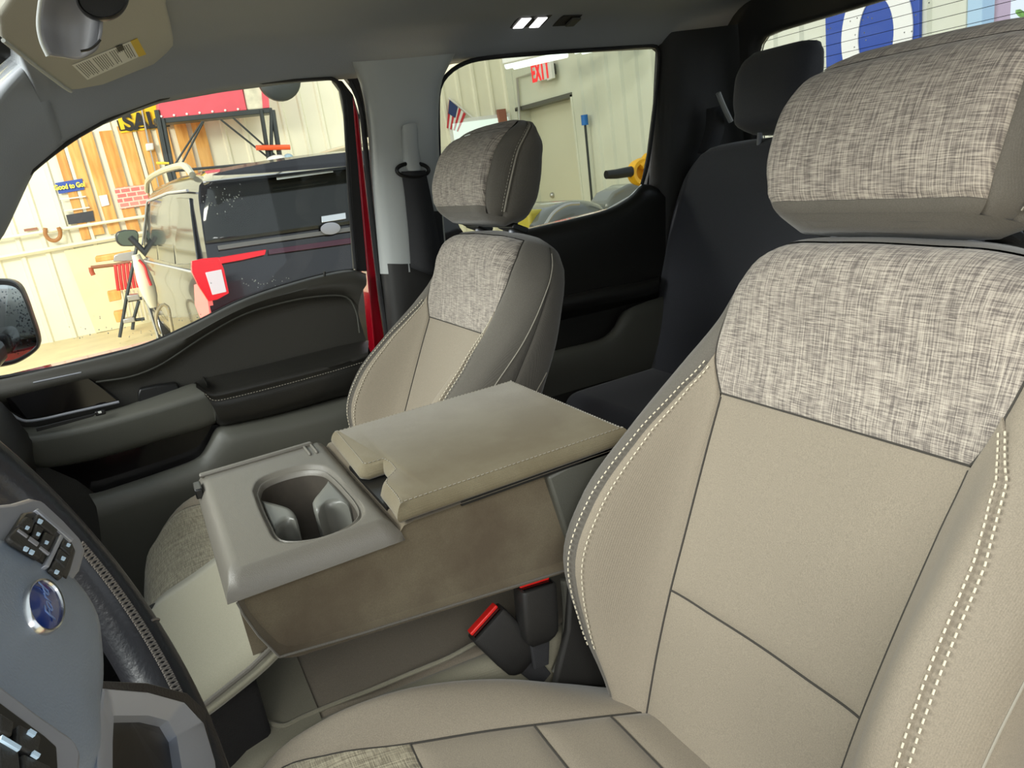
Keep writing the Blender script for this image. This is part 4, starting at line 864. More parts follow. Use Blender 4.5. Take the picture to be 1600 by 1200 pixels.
# tray: plate with an opening, raised rim, skirt
def tray():
    hole = [U(*p, 'z', ZT)[:2] for p in [(404, 768), (412, 752), (440, 740), (475, 732), (500, 733), (515, 742), (535, 762), (553, 785), (556, 800), (545, 812), (520, 825), (490, 834), (455, 838), (436, 834), (424, 815), (412, 790)]]
    H_ = resample([(a, b, 0) for a, b in hole+[hole[0]]], 65)[:-1][:, :2]; c = H_.mean(0)
    x0, x1, y0, y1 = XL-.012, XR+.012, -.186, .006; n = len(H_)
    def outer(off):
        out = []
        for p in H_:
            d = (p-c)/np.linalg.norm(p-c); t = min(((x1-off if d[0] > 0 else x0+off)-c[0])/d[0] if abs(d[0]) > 1e-6 else 9, ((y1-off if d[1] > 0 else y0+off)-c[1])/d[1] if abs(d[1]) > 1e-6 else 9)
            out.append(c+d*t)
        out = np.array(out)
        for cn in [(x0+off, y0+off), (x0+off, y1-off), (x1-off, y0+off), (x1-off, y1-off)]:
            k = int(np.argmin(((out-cn)**2).sum(1))); out[k] = cn
        return out
    def ring(xy, z): return np.c_[xy, np.full(len(xy), z)]
    def sc(k):
        q = c+(H_-c)*k
        m_ = .0225+.0035*(1.2-k)/.2 if k > 1 else .0
        return np.clip(q, [x0+m_, y0+m_], [x1-m_, y1-m_]) if k > 1 else q
    rows = [ring(outer(0), ZT-.026), ring(outer(.002), ZT-.016), ring(outer(.009), ZT-.005), ring(outer(.016), ZT), ring(outer(.022), ZT), ring(sc(1.20), ZT), ring(sc(1.16), ZT), ring(sc(1.13), ZT-.001), ring(sc(1.10), ZT-.005), ring(sc(1.07), ZT-.006), ring(sc(1.04), ZT-.004), ring(sc(1.02), ZT-.005), ring(sc(1.0), ZT-.012)]
    t = MB().grid(np.array(rows), closed_v=True).build('cup_holder_tray', M['tray'], cons, angle=55)
    # inner walls and floor
    wall = [ring(sc(1.0), ZT-.011), ring(sc(.99), ZT-.03), ring(sc(.97), ZT-.098), ring(sc(.93), ZT-.102), ring(sc(.5), ZT-.102)]
    MB().grid(np.array(wall), closed_v=True, cap1=True).build('cup_well', M['rubber'], t, angle=50)
    # two saddles that split the opening into cups
    for (pa, pb, pc) in [((412, 790), (424, 815), (448, 800)), ((535, 762), (553, 785), (505, 785))]:
        pass
    def saddle(px):
        Q = [U(a, b, 'z', ZT-.014)[:2] for a, b in px]; R2 = resample([(a, b, 0) for a, b in Q+[Q[0]]], 41)[:-1][:, :2]; cc = R2.mean(0)
        rr = [ring(cc+(R2-cc)*.6, ZT-.013), ring(cc+(R2-cc)*.92, ZT-.0135), ring(cc+(R2-cc)*1.02, ZT-.016), ring(cc+(R2-cc)*1.04, ZT-.024), ring(cc+(R2-cc)*1.0, ZT-.060), ring(R2, ZT-.10)]
        MB().grid(np.array(rr), closed_v=True, cap0=True).build('cup_divider', M['tray_in'], t, angle=60)
    saddle([(406, 781), (450, 793), (460, 802), (462, 812), (452, 810), (440, 816), (430, 828), (424, 822)])
    saddle([(512, 745), (530, 765), (548, 787), (545, 790), (530, 784), (510, 786), (497, 796), (490, 790), (489, 782), (500, 768), (512, 752)])
    for px in [(452, 830), (520, 802)]:
        q = U(*px, 'z', ZT-.05); MB().box((q[0], q[1], ZT-.062), (.010, .014, .030), rz=.5).build('cup_grip_tab', M['plas_grey'], t, bevel=.002)
    # hinge strip and ribs on the far side
    a, b = (XR+.006, -.166), (XR+.006, .0)
    MB().box((XR-.006, -.083, ZT+.0015), (.010, .160, .006)).build('raised_rib', M['tray'], t, bevel=.0025)
    for dy in (0, .010): MB().box((XR-.030, -.160+dy, ZT+.001), (.045, .004, .004)).build('raised_rib', M['tray'], t, bevel=.0018)
    MB().box((XR-.040, .003, ZT-.006), (.035, .010, .014)).build('latch_notch', M['plas_black'], t, bevel=.002)
tray()
# lid with the finger notch, padded edge
def lid():
    px = [(513, 683), (660, 640), (820, 598)]
    y0, y1 = -.190, -.500; xl, xr = XL-.012, .155
    out = [(xr, y1), (xr, y0+.0), (.055, y0), (.048, y0-.004), (.036, y0-.018), (.018, y0-.052), (.004, y0-.066), (-.03, y0-.068), (-.055, y0-.056), (-.060, y0-.045), (-.092, y0-.034), (-.125, y0-.018), (-.165, y0-.004), (-.185, y0), (xl, y0), (xl, y1)]
    # notch position taken from the photo
    N_ = [U(*p, 'z', ZT)[:2] for p in [(545, 722), (562, 744), (575, 745), (600, 737), (612, 752), (598, 766), (596, 775), (612, 795), (622, 812)]]
    out = [(xr, y1), (xr, y0)]+[tuple(q) for q in N_]+[(xl, y1)]
    def dens(pts):
        o = []
        for i in range(len(pts)):
            a, b = np.array(pts[i]), np.array(pts[(i+1) % len(pts)]); k = max(1, int(np.linalg.norm(b-a)/.012))
            o += [tuple(a+(b-a)*j/k) for j in range(k)]
        return np.array(o)
    O = dens(out); n = len(O)
    nx = np.roll(O, -1, 0)-np.roll(O, 1, 0); nn = np.c_[nx[:, 1], -nx[:, 0]]; nn /= np.linalg.norm(nn, axis=1)[:, None]
    # orientation sign (outward)
    ar = (O[:, 0]*np.roll(O[:, 1], -1)-np.roll(O[:, 0], -1)*O[:, 1]).sum(); nn *= 1 if ar > 0 else -1
    def rg(off, z): q = O-nn*off; return np.c_[q, np.full(n, z)]
    rows = [rg(.004, ZT-.006), rg(0, ZT-.003), rg(-.001, ZT+.001), rg(.001, ZT+.006), rg(.004, ZT+.0105), rg(.007, ZT+.0135), rg(.0105, ZT+.0155)]
    # top face: scan strips between the far edge and the near edge keep the fill clean around the notch
    lm = MB().grid(np.array(rows), closed_v=True)
    from mathutils.geometry import tessellate_polygon
    for R_, flip in ((rows[-1], 0), (rows[0], 1)):
        tri = tessellate_polygon([[Vector(q) for q in R_]]); lm.add([tuple(q) for q in R_], [t[::-1] if flip else t for t in tri])
    l = lm.build('armrest_lid', M['cloth_lid'], cons, angle=60)
    st_ = MB(); stitches(st_, [tuple(q) for q in rg(.0085, ZT+.0152)]+[tuple(rg(.0085, ZT+.0152)[0])], .0005, .006); st_.build('stitching', M['thread_dim'], l)
    rbox(MB(), -.115, .05, y0-.085, y0+.004, ZT-.012, ZT-.0065).build('latch_recess', M['plas_black'], cons)
    rbox(MB(), -.075, -.03, y0-.070, y0-.045, ZT-.008, ZT+.001).build('lid_latch', M['plas_grey'], cons, bevel=.003)
    rbox(MB(), xl+.004, xr-.01, y1+.01, y0-.07, ZT-.012, ZT-.005).build('lid_frame', M['plas_black'], cons)
    # hinge bracket behind the lid
    MB().box((-.0, -.53, .54), (.30, .05, .11)).build('hinge_cover', M['plas_grey'], cons, bevel=.012)
lid()
# grey flank panel at the rear end of the armrest
MB().prism([(XL-.008, -.375, .606), (XL-.008, -.50, .625), (XL-.008, -.52, .54), (XL-.008, -.40, .47)], (.02, 0, 0)).build('hinge_flank', M['plas_grey'], cons, bevel=.004)
# front fascia that hangs below the tray end (pale panel between the seats)
fas = thing('center_front_cushion', 'rounded pale grey cloth front of the centre seat below the cup holders', 'seat cushion', (0, .02, .36))
rows = [[(x, -.040, .528), (x, -.024, .521), (x, .002, .507), (x, .05, .488), (x, .10, .470), (x, .128, .44), (x, .136, .39), (x, .12, .32)] for x in np.linspace(XL+.004, XR-.004, 8)]
R8 = np.array([resample(r, 24) for r in rows])
for i, k in ((0, .90), (7, .90)): R8[i, :, 1] -= .008; R8[i, :, 2] -= .006
MB().grid(R8).build('front_panel', M['cloth_light'], fas, solid=.008, angle=80)
rbox(MB(), XL+.03, XR-.01, .0, .11, .30, .465).build('front_filler', M['carpet'], fas, bevel=.01)
MB().tube([(XL+.007, -.024, .518), (XL+.007, .002, .504), (XL+.007, .05, .485), (XL+.007, .10, .467), (XL+.007, .128, .437), (XL+.007, .137, .387)], .0030, 8).build('piping', M['cloth_dark'], fas)
# centre seat cushion under the armrest
ccs = thing('center_seat_cushion', 'flat grey centre seat cushion beneath the folded armrest', 'seat cushion', (0, -.2, .2))
def cstat(t, z, w, zl=.25): return (t, [(0, z), (w*.55, z), (w*.80, z), (w*.93, z-.004), (w, z-.03), (w+.002, z-.08), (w-.01, zl), (w*.5, zl-.005), (0, zl-.005)])
CC = Keyed([cstat(-.50, .36, .14), cstat(-.35, .375, .155), cstat(-.15, .390, .162), cstat(-.02, .396, .165), cstat(.04, .385, .16), cstat(.07, .35, .15), cstat(.08, .30, .13)], lambda u, w, t: (u-.002, t, w))
cg_ = 1 if CC.nrm(0, -.1)[2] > 0 else -1
MB().grid(CC.patch(-2, 2, -.48, -.055, 24, 30, edges='LRT', sign=cg_)).build('top_panel', M['cloth'], ccs, angle=80)
for q in (1, -1): MB().grid(CC.patch(q*2, q*7, -.48, -.055, 24, 30, edges='L', sign=cg_)).build('side_panel', M['cloth_light'], ccs, angle=80)
MB().grid(np.array([[CC.pt(a, t) for a in np.linspace(0, CC.n, 56, endpoint=False)] for t in (-.055, -.05, -.03, -.01, .01, .03, .045, .06, .07, .076, .08)]), closed_v=True, cap1=True).build('nose_panel', M['cloth_light'], ccs, angle=80)
MB().tube(pxline([(398, 1113), (408, 1122), (425, 1131), (445, 1134), (470, 1122), (520, 1101), (580, 1078), (640, 1053), (700, 1028), (742, 1005)], 'z', .398, 60), .0030, 8).build('piping', M['cloth_light'], ccs)

# seat belt buckles
def buckle(label, top, base, w, wdir, d, gname='seat_belt_buckle'):
    top = np.array(top, float); base = np.array(base, float); ax_ = top-base; L_ = np.linalg.norm(ax_); ax_ /= L_
    wd = np.array(wdir, float); wd -= ax_*(wd@ax_); wd /= np.linalg.norm(wd); td = np.cross(ax_, wd)
    r = thing(gname, label, 'seat belt buckle', tuple(base))
    def ring(k, sw, sd, ey=0):
        c = base+ax_*L_*k; out = []
        for a in np.linspace(0, 2*np.pi, 40, endpoint=False):
            ca, sa = math.cos(a), math.sin(a); e = .28
            out.append(c+wd*(w/2*sw*math.copysign(abs(ca)**e, ca))+td*(d/2*sd*math.copysign(abs(sa)**e, sa)))
        return out
    MB().grid(np.array([ring(.30, .55, .5), ring(.36, .80, .8), ring(.42, .95, .95), ring(.6, 1, 1), ring(.96, 1, 1), ring(.995, .97, .95), ring(1.0, .9, .86)]), closed_v=True, cap0=True, cap1=True).build('housing', M['buckle'], r, angle=50)
    c = top+ax_*.0005; q = MB()
    for (a0, a1, b0, b1, h) in [(-.42, .42, -.05, .40, .005)]:
        P4 = [c+wd*(w*a0)+td*(d*b0), c+wd*(w*a1)+td*(d*b0), c+wd*(w*a1)+td*(d*b1), c+wd*(w*a0)+td*(d*b1)]; q.prism(P4, ax_*h)
    q.build('release_button', M['red_btn'], r, bevel=.0015)
    q = MB(); P4 = [c+wd*(w*-.40)+td*(d*-.38), c+wd*(w*.40)+td*(d*-.38), c+wd*(w*.40)+td*(d*-.12), c+wd*(w*-.40)+td*(d*-.12)]; q.prism(P4, ax_*.001); q.build('tongue_slot', M['gloss'], r)
    q = MB()
    for k in (0, .12, .24, .34): pass
    q.grid(np.array([ring(0, .42, .22), ring(.1, .46, .26), ring(.32, .55, .35)]), closed_v=True, cap0=True, cap1=True).build('stalk', M['belt'], r, angle=60)
    return r
tA = (U(737, 985, 'x', -.150)+U(780, 958, 'x', -.150))/2; bA = U(850, 1062, 'x', -.165)
buckle('black buckle with a long red button leaning left beside the driver seat', tA+np.array([0, 0, 0]), bA, .056, U(780, 958, 'x', -.15)-U(737, 985, 'x', -.15), .026)
tB = (U(810, 918, 'x', -.165)+U(860, 908, 'x', -.165))/2; bB = U(845, 1040, 'x', -.172)
buckle('black buckle with an L shaped red button standing upright against the seat back', tB, bB, .050, U(860, 908, 'x', -.165)-U(810, 918, 'x', -.165), .030)
# plastic recliner shield between buckles and driver seat
sh = thing('recliner_shield', 'dark plastic hinge shield at the foot of the driver seat back', 'seat trim', (-.19, -.38, .30))
MB().prism([U(*p, 'x', -.172) for p in [(885, 905), (925, 980), (945, 1045), (948, 1066), (860, 1066), (868, 1030), (880, 980)]], (-.012, 0, 0)).build('shield', M['plas_dark'], sh, bevel=.004)
MB().tube(pxline([(905, 1062), (930, 1040), (935, 1030)], 'x', -.165, 10), .004, 8).build('metal_bracket', M['alu'], sh)
MB().tube(pxline([(882, 905), (886, 960), (882, 1010), (868, 1050)], 'x', -.168, 14), .006, 8).build('edge_lip', M['plas_grey'], sh)

# ------------------------------------------------------------------ passenger front door
XD = .80
door = thing('front_passenger_door', 'charcoal front passenger door seen from inside below its window, with armrest and pocket', 'car door', (XD, -.1, .1))
sill = [(-60, 603), (0, 593), (70, 578), (150, 560), (230, 538), (300, 507), (370, 472), (430, 450), (510, 428), (552, 422), (572, 428)]
def shift(L_, dx, dy): return [(p[0]+dx, p[1]+dy) for p in L_]
crease = [(-60, 648), (0, 634), (70, 616), (150, 597), (205, 588), (250, 570), (320, 525), (380, 492), (450, 471), (510, 462), (545, 464), (560, 480)]
armln = [(-60, 700), (0, 692), (80, 672), (170, 648), (230, 630), (300, 606), (330, 600), (450, 572), (520, 555), (575, 540)]
low = [(-60, 760), (0, 748), (80, 735), (160, 720), (250, 705), (335, 690), (450, 662), (560, 630), (600, 600)]
bot = [(-60, 1000), (0, 990), (160, 960), (335, 900), (450, 860), (560, 800), (640, 760)]
rows = [pxline(sill, 'x', XD+.012), pxline(sill, 'x', XD-.004), pxline(shift(sill, 0, 4), 'x', XD-.016), pxline(shift(sill, 1, 16), 'x', XD-.030),
        pxline([(a*.45+b[0]*.55, c*.45+b[1]*.55) for (a, c), b in zip([tuple(q) for q in resample([(x, y, 0) for x, y in sill], 12)[:, :2]], [tuple(q) for q in resample([(x, y, 0) for x, y in crease], 12)[:, :2]])], 'x', XD-.034),
        pxline(shift(crease, 0, -3), 'x', XD-.026), pxline(crease, 'x', XD-.020), pxline(shift(crease, 0, 5), 'x', XD-.012), pxline(shift(crease, 0, 12), 'x', XD-.010), pxline(armln, 'x', XD-.008), pxline(low, 'x', XD-.008), pxline(bot, 'x', XD-.008)]
G = loft(rows, 60, 4)
MB().grid(G).build('door_card', M['vinyl'], door, angle=80)
MB().tube(pxline([(150, 597), (205, 588), (250, 570), (320, 525), (380, 492), (450, 471), (510, 462), (543, 465), (556, 485), (562, 520)], 'x', XD-.022, 50), .0022, 6).build('trim_line', M['plas_grey'], door)
# outer skin, window seal, frame
MB().tube(pxline([(-60, 600), (0, 590)]+sill[2:-1], 'x', XD+.006, 60), .004, 8).build('window_seal', M['seal'], door)
frame_top = [(-40, 355), (0, 318), (50, 266), (120, 213), (180, 180), (250, 154), (330, 137), (420, 127), (500, 122), (522, 124), (534, 140), (540, 175), (546, 300), (556, 420)]
MB().tube(pxline(frame_top, 'x', XD+.004, 80), .005, 8).build('frame_seal', M['seal'], door)
Q = [(522, 124), (534, 140), (541, 178), (548, 300), (556, 424), (584, 424), (572, 300), (562, 180), (552, 148), (535, 126)]
MB().prism(pxline(Q, 'x', XD+.02), (.03, 0, 0)).build('window_frame', M['seal'], door, bevel=.003)
MB().prism([(XD+.10, .9, .70), (XD+.10, .32, .70), (XD+.10, -.45, .72), (XD+.10, -.50, .1), (XD+.10, .9, .1)], (.04, 0, 0)).build('outer_skin', M['red_paint'], door)
gl = [(-60, 600)]+sill[1:-1]+[(556, 420), (546, 300), (540, 175), (534, 140), (522, 124)]+frame_top[8::-1]
MB().prism(pxline(gl, 'x', XD+.012), (.004, 0, 0)).build('window_pane', M['glass'], door, smooth=False)
dp = MB()
for (cx0, cy0, sx0, sy0, n0) in [(300, 500, 60, 12, 40), (350, 310, 30, 18, 40), (240, 520, 70, 12, 26), (420, 440, 60, 10, 34), (130, 505, 50, 30, 14)]:
    for k in range(n0):
        q = U(cx0+rng.normal()*sx0*.5, cy0+rng.normal()*sy0*.5, 'x', XD+.018); s_ = rng.uniform(.0006, .0014); dp.ell(tuple(q), (s_*.6, s_, s_*1.2), 6, 4)
tag(dp.build('water_drops', mat('drop white', (225, 228, 225), .15), door), kind='stuff')
MB().tube([U(507, 432, 'x', XD-.012), U(507, 424, 'x', XD-.012)], .003, 8).build('lock_pin', M['plas_dark'], door)
# gloss black panel with silver edge
MB().prism(pxline([(-10, 612), (60, 597), (127, 582), (160, 606), (187, 628), (110, 642), (42, 656), (18, 642), (4, 612)], 'x', XD-.030), (.03, 0, 0)).build('speaker_panel', M['gloss'], door, bevel=.003)
MB().tube(pxline([(-5, 628), (12, 643), (36, 657), (60, 656), (110, 645), (186, 628)], 'x', XD-.034, 30), .0028, 8).build('silver_trim', M['silver_pl'], door)
MB().tube(pxline([(52, 598), (127, 582)], 'x', XD-.031, 6), .0016, 8).build('silver_trim', M['silver_pl'], door)
# forward armrest section: top shelf, front face
inner = [(-30, 632), (14, 655), (40, 668), (110, 656), (190, 636), (300, 600), (322, 598)]
outer = [(-30, 640), (8, 668), (35, 684), (110, 674), (220, 646), (310, 618), (326, 612)]
lowr = [(-30, 700), (8, 700), (40, 722), (75, 728), (160, 712), (250, 686), (320, 666), (337, 658)]
rows = [pxline(inner, 'x', XD-.008), pxline(inner, 'x', XD-.03), pxline(shift(outer, 0, -5), 'x', XD-.070), pxline(shift(outer, 0, -1), 'x', XD-.078), pxline(shift(outer, 0, 4), 'x', XD-.080), pxline(shift(lowr, 0, -6), 'x', XD-.072), pxline(lowr, 'x', XD-.066), pxline(shift(lowr, 0, 3), 'x', XD-.045), pxline(shift(lowr, 0, -6), 'x', XD-.008)]
MB().grid(loft(rows, 50, 3), cap0=False).build('armrest_front', M['plas_grey'], door, angle=70)
MB().prism(pxline([(322, 598), (327, 612), (337, 658), (337, 640)], 'x', XD-.078), (.07, 0, 0)).build('armrest_end', M['plas_grey'], door)
MB().prism(pxline([(56, 668), (100, 657), (150, 645), (146, 650), (100, 663), (58, 674)], 'x', XD-.066), (-.004, 0, 0)).build('pull_slot', M['plas_black'], door, bevel=.001)
MB().prism(pxline([(148, 643), (164, 639), (166, 646), (150, 650)], 'x', XD-.062), (-.006, 0, 0)).build('window_switch', M['plas_black'], door, bevel=.002)
MB().prism(pxline([(153, 643), (158, 642), (159, 645), (154, 646)], 'x', XD-.069), (-.001, 0, 0)).build('switch_mark', M['white'], door)
MB().prism(pxline([(215, 618), (218, 608), (245, 602), (275, 598), (280, 604), (282, 616), (250, 624), (217, 632)], 'x', XD-.030), (.02, 0, 0)).build('pull_cup', M['plas_black'], door, bevel=.004)
# padded armrest
pi = [(302, 598), (318, 592), (400, 573), (480, 553), (560, 534), (575, 532)]
po = [(306, 601), (328, 614), (345, 613), (440, 590), (520, 570), (575, 553)]
pm = [(318, 612), (332, 625), (350, 624), (440, 602), (520, 580), (580, 562)]
pl_ = [(336, 650), (340, 662), (352, 664), (440, 645), (520, 622), (560, 612), (590, 590)]
rows = [pxline(pi, 'x', XD-.006), pxline(shift(pi, 1, 1), 'x', XD-.03), pxline(shift(po, 0, -4), 'x', XD-.082), pxline(po, 'x', XD-.092), pxline(shift(po, 1, 5), 'x', XD-.094), pxline(shift(pm, 0, -2), 'x', XD-.088), pxline(shift(pm, 0, 2), 'x', XD-.092), pxline(shift(pl_, 0, -12), 'x', XD-.088), pxline(pl_, 'x', XD-.070), pxline(shift(pl_, 0, 2), 'x', XD-.006)]
pad = MB().grid(loft(rows, 50, 3)).build('armrest_pad', M['vinyl_black'], door, angle=75)
stt = MB(); stitches(stt, pxline(shift(pm, 0, 0), 'x', XD-.0925, 80), .0008, .006); stt.build('stitching', M['thread_dim'], pad)
# map pocket and lower sculpted panel
MB().prism(pxline([(60, 724), (160, 716), (330, 664), (345, 664), (325, 700), (312, 716), (290, 726), (150, 772), (120, 750)], 'x', XD-.030), (.018, 0, 0)).build('map_pocket', M['gloss'], door)
rows = [pxline([(140, 772), (160, 768), (290, 724), (312, 712), (325, 692), (338, 668), (352, 664), (440, 645), (560, 612), (600, 590)], 'x', XD-.020),
        pxline([(140, 774), (160, 770), (292, 726), (316, 714), (329, 694), (342, 671), (354, 667), (440, 648), (560, 615), (600, 593)], 'x', XD-.075),
        pxline([(150, 790), (170, 785), (300, 745), (330, 738), (360, 715), (380, 700), (400, 690), (460, 675), (560, 648), (620, 620)], 'x', XD-.090),
        pxline([(160, 860), (180, 850), (300, 810), (340, 800), (370, 790), (400, 780), (430, 770), (480, 760), (580, 730), (640, 700)], 'x', XD-.080),
        pxline([(170, 960), (190, 950), (300, 910), (340, 900), (370, 890), (400, 880), (430, 870), (480, 860), (580, 830), (640, 800)], 'x', XD-.06)]
MB().grid(loft(rows, 50, 3)).build('lower_panel', M['plas_grey'], door, angle=75)
# exterior mirror on that door
mir = thing('side_mirror', 'black rimmed exterior mirror covered in water drops at the left edge', 'car mirror', (1.10, .30, .78))
mo = [(-40, 440), (0, 436), (22, 440), (34, 452), (52, 500), (61, 530), (60, 545), (30, 566), (4, 573), (-40, 578)]
cen = U(0, 505, 'x', 1.10)
O_ = pxline(mo, 'x', 1.10, 44); c_ = O_.mean(0)
ri = [c_+(O_-c_)*k+np.array([dx, 0, 0]) for k, dx in ((.55, .11), (.85, .10), (.98, .06), (1.0, .02), (1.0, 0), (.97, -.004), (.90, -.003), (.87, .003))]
MB().grid(np.array(ri), closed_v=True, cap0=True).build('mirror_housing', M['plas_black'], mir, angle=50)
MB().add([tuple(q) for q in c_+(O_-c_)*.89+np.array([.002, 0, 0])], [tuple(range(44))]).build('mirror_face', M['mirror'], mir, smooth=False)
dr = MB()
for k in range(170):
    a = rng.uniform(0, 2*np.pi); rr = .84*math.sqrt(rng.uniform()); j = int(a/(2*np.pi)*44) % 44; q = c_+(O_[j]-c_)*rr; s_ = rng.uniform(.0008, .0022); dr.ell(q, (s_*.5, s_, s_*1.2), 6, 4)
tag(dr.build('water_drops', glass('water', (.75, .78, .8)), mir), kind='stuff')
MB().box((.98, .33, .74), (.16, .06, .05)).build('mirror_arm', M['plas_black'], mir, bevel=.015)

# rear passenger door
XQ = .785
rd = thing('rear_passenger_door', 'dark rear passenger door below the tinted window behind the passenger seat', 'car door', (XQ, -1.0, .1))
rsill = [(640, 400), (700, 388), (780, 368), (840, 354), (900, 340), (950, 326), (985, 306), (1003, 288), (1020, 290), (1040, 300)]
rows = [pxline(rsill, 'x', XQ+.02), pxline(rsill, 'x', XQ), pxline(shift(rsill, 0, 10), 'x', XQ-.025), pxline([(640, 440), (780, 420), (900, 395), (980, 370), (1040, 350)], 'x', XQ-.03), pxline([(640, 500), (780, 490), (900, 462), (980, 440), (1040, 430)], 'x', XQ-.02), pxline([(640, 760), (780, 700), (900, 660), (980, 640), (1040, 620)], 'x', XQ-.02)]
MB().grid(loft(rows, 40, 4)).build('door_card', M['vinyl_black'], rd, angle=80)
rows = [pxline([(800, 480), (880, 462), (950, 448), (1000, 440), (1030, 432)], 'x', XQ-.02), pxline([(800, 484), (880, 466), (950, 452), (1000, 444), (1030, 436)], 'x', XQ-.07), pxline([(800, 500), (880, 482), (950, 468), (1000, 460), (1030, 450)], 'x', XQ-.075), pxline([(800, 520), (880, 500), (950, 484), (1000, 472), (1030, 465)], 'x', XQ-.02)]
MB().grid(loft(rows, 24, 3)).build('armrest', M['vinyl_black'], rd, angle=70)
rows = [pxline([(800, 565), (880, 545), (940, 528), (958, 512), (970, 490), (990, 478), (1040, 462)], 'x', XQ-.03), pxline([(800, 567), (880, 547), (942, 531), (961, 515), (974, 493), (992, 481), (1040, 465)], 'x', XQ-.06), pxline([(800, 600), (880, 580), (950, 565), (980, 555), (1000, 545), (1020, 540), (1050, 530)], 'x', XQ-.065), pxline([(800, 640), (880, 615), (950, 595), (980, 588), (1000, 580), (1020, 575), (1050, 570)], 'x', XQ-.04)]
MB().grid(loft(rows, 30, 3)).build('pocket_panel', M['plas_grey'], rd, angle=70)
wtop = [(684, 420), (686, 250), (685, 150), (692, 126), (712, 106), (745, 93), (850, 83), (960, 75), (1018, 71), (1028, 76), (1029, 100), (1022, 180), (1012, 255), (1003, 288)]
MB().tube(pxline(wtop, 'x', XQ+.012, 80), .005, 8).build('frame_seal', M['seal'], rd)
gl2 = wtop+[(985, 306), (950, 326), (900, 340), (840, 354), (700, 388)]
MB().prism(pxline(gl2, 'x', XQ+.018), (.004, 0, 0)).build('window_pane', M['tint'], rd, smooth=False)
MB().prism(pxline([(1026, 72), (1034, 78), (1030, 160), (1020, 240), (1010, 292), (1046, 300), (1052, 240), (1060, 160), (1066, 90), (1060, 72)], 'x', XQ+.022), (.03, 0, 0)).build('window_frame', M['seal'], rd, bevel=.003)
MB().prism(pxline([(1045, 80), (1042, 160), (1034, 290), (1042, 296), (1050, 200), (1056, 90)], 'x', XQ+.016), (.004, 0, 0)).build('painted_edge', M['red_paint'], rd)
MB().prism([(XQ+.09, -.62, .78), (XQ+.09, -1.6, .82), (XQ+.09, -1.6, .1), (XQ+.09, -.62, .1)], (.04, 0, 0)).build('outer_skin', M['red_paint'], rd)

# rear bench: outboard seat back and restraint
rb = thing('rear_bench_seat', 'rear bench seat back in shade-darkened cloth behind the driver seat, with one head restraint', 'seat', (.45, -1.35, .2))
def rst(v, f, W_, b=.12): return (v, [(0, f), (W_*.45, f), (W_*.72, f), (W_*.88, f-.004), (W_, f-.03), (W_+.005, f-.06), (W_-.01, -b+.012), (W_*.5, -b), (0, -b)])
RB = Keyed([rst(-.2, 0, .30), rst(.0, 0, .34), rst(.25, .0, .345), rst(.42, -.005, .33), rst(.50, -.012, .30), rst(.535, -.022, .27), rst(.553, -.04, .23, .10), rst(.560, -.055, .17, .09)], lambda u, w, t: (u, w, t))
rg_ = 1 if RB.nrm(0, .2)[1] > 0 else -1; rrot = (17*D2R, 0, 0)
RC = thing  # placed below
rloc = Vector((.44, -1.22, .42))
def rput(nm, G, m, **k):
    o = MB().grid(G, **k).build(nm, m, rb, local=True, rot=rrot, angle=75); o.location = rloc-rb.location; return o
rput('back_rest', RB.patch(-8, 8, -.2, .54, 60, 34, edges='', sign=rg_), M['cloth_rear_shaded'])
rput('back_rest_top', np.array([[RB.pt(a, t) for a in np.linspace(0, RB.n, 60, endpoint=False)] for t in (.538, .545, .553, .557, .560)]), M['cloth_rear_shaded'], closed_v=True, cap1=True)
MB().box((.44, -1.13, .30), (.66, .44, .13)).build('bench_cushion', M['cloth_rear_shaded'], rb, bevel=.05, seg=6)
Kd = Keyed([(v, [(0, f), (h*.45, f), (h*.8, f-.004), (h*.95, f-.015), (h, -.02), (h*.98, -.035), (h*.85, -.052), (h*.5, -.06), (0, -.06)]) for v, f, h in [(0, .0, .07), (.01, .02, .088), (.05, .035, .104), (.10, .038, .110), (.15, .03, .108), (.178, .012, .098), (.19, -.005, .08), (.194, -.02, .05)]], lambda u, w, t: (u, w, t))
hr2 = MB().grid(np.array([[Kd.pt(a, t) for a in np.linspace(0, Kd.n, 56, endpoint=False)] for t in np.linspace(0, .194, 26)]), closed_v=True, cap0=True, cap1=True).build('head_restraint', M['cloth_rear_shaded'], rb, local=True, rot=(12*D2R, 0, 0), angle=75)
hr2.location = Vector((.455, -1.40, .955))-rb.location
MB().tube([(.49, -1.40, .90), (.49, -1.41, .97)], .006, 8).build('head_restraint_post', M['silver_pl'], rb)
MB().tube([(.42, -1.40, .90), (.42, -1.41, .97)], .006, 8).build('head_restraint_post', M['silver_pl'], rb)

# dome lamp and coat hook on the rail above the rear window
def surf_pt(px, py):
    """walk the sight line until it meets the lining section"""
    d = RW@np.array([px-800., py-600., FPX]); d /= np.linalg.norm(d)
    for t in np.arange(.3, 3, .002):
        q = CAM+d*t; s = rsec(q[1]); s = s[:36]
        if q[0] > .35:
            zz = np.interp(q[0], s[::-1, 0], s[::-1, 2])
            if q[2] > zz: return q
    return CAM+d*1.9
dl_ = surf_pt(828, 34); e1 = surf_pt(852, 33)-surf_pt(804, 35); e1 /= np.linalg.norm(e1); e2 = surf_pt(828, 45)-surf_pt(828, 24); e2 -= e1*(e1@e2); e2 /= np.linalg.norm(e2); nn_ = np.cross(e1, e2)
if nn_@(CAM-dl_) < 0: nn_ = -nn_
def quad(c, hw, hh, n, sl=0): return [c+e1*(-hw-sl)+e2*hh, c+e1*(hw-sl)+e2*hh, c+e1*(hw+sl)-e2*hh, c+e1*(-hw+sl)-e2*hh]
kx = np.linalg.norm(surf_pt(852, 33)-surf_pt(804, 35))/2*1.05; ky = np.linalg.norm(surf_pt(828, 45)-surf_pt(828, 24))/2
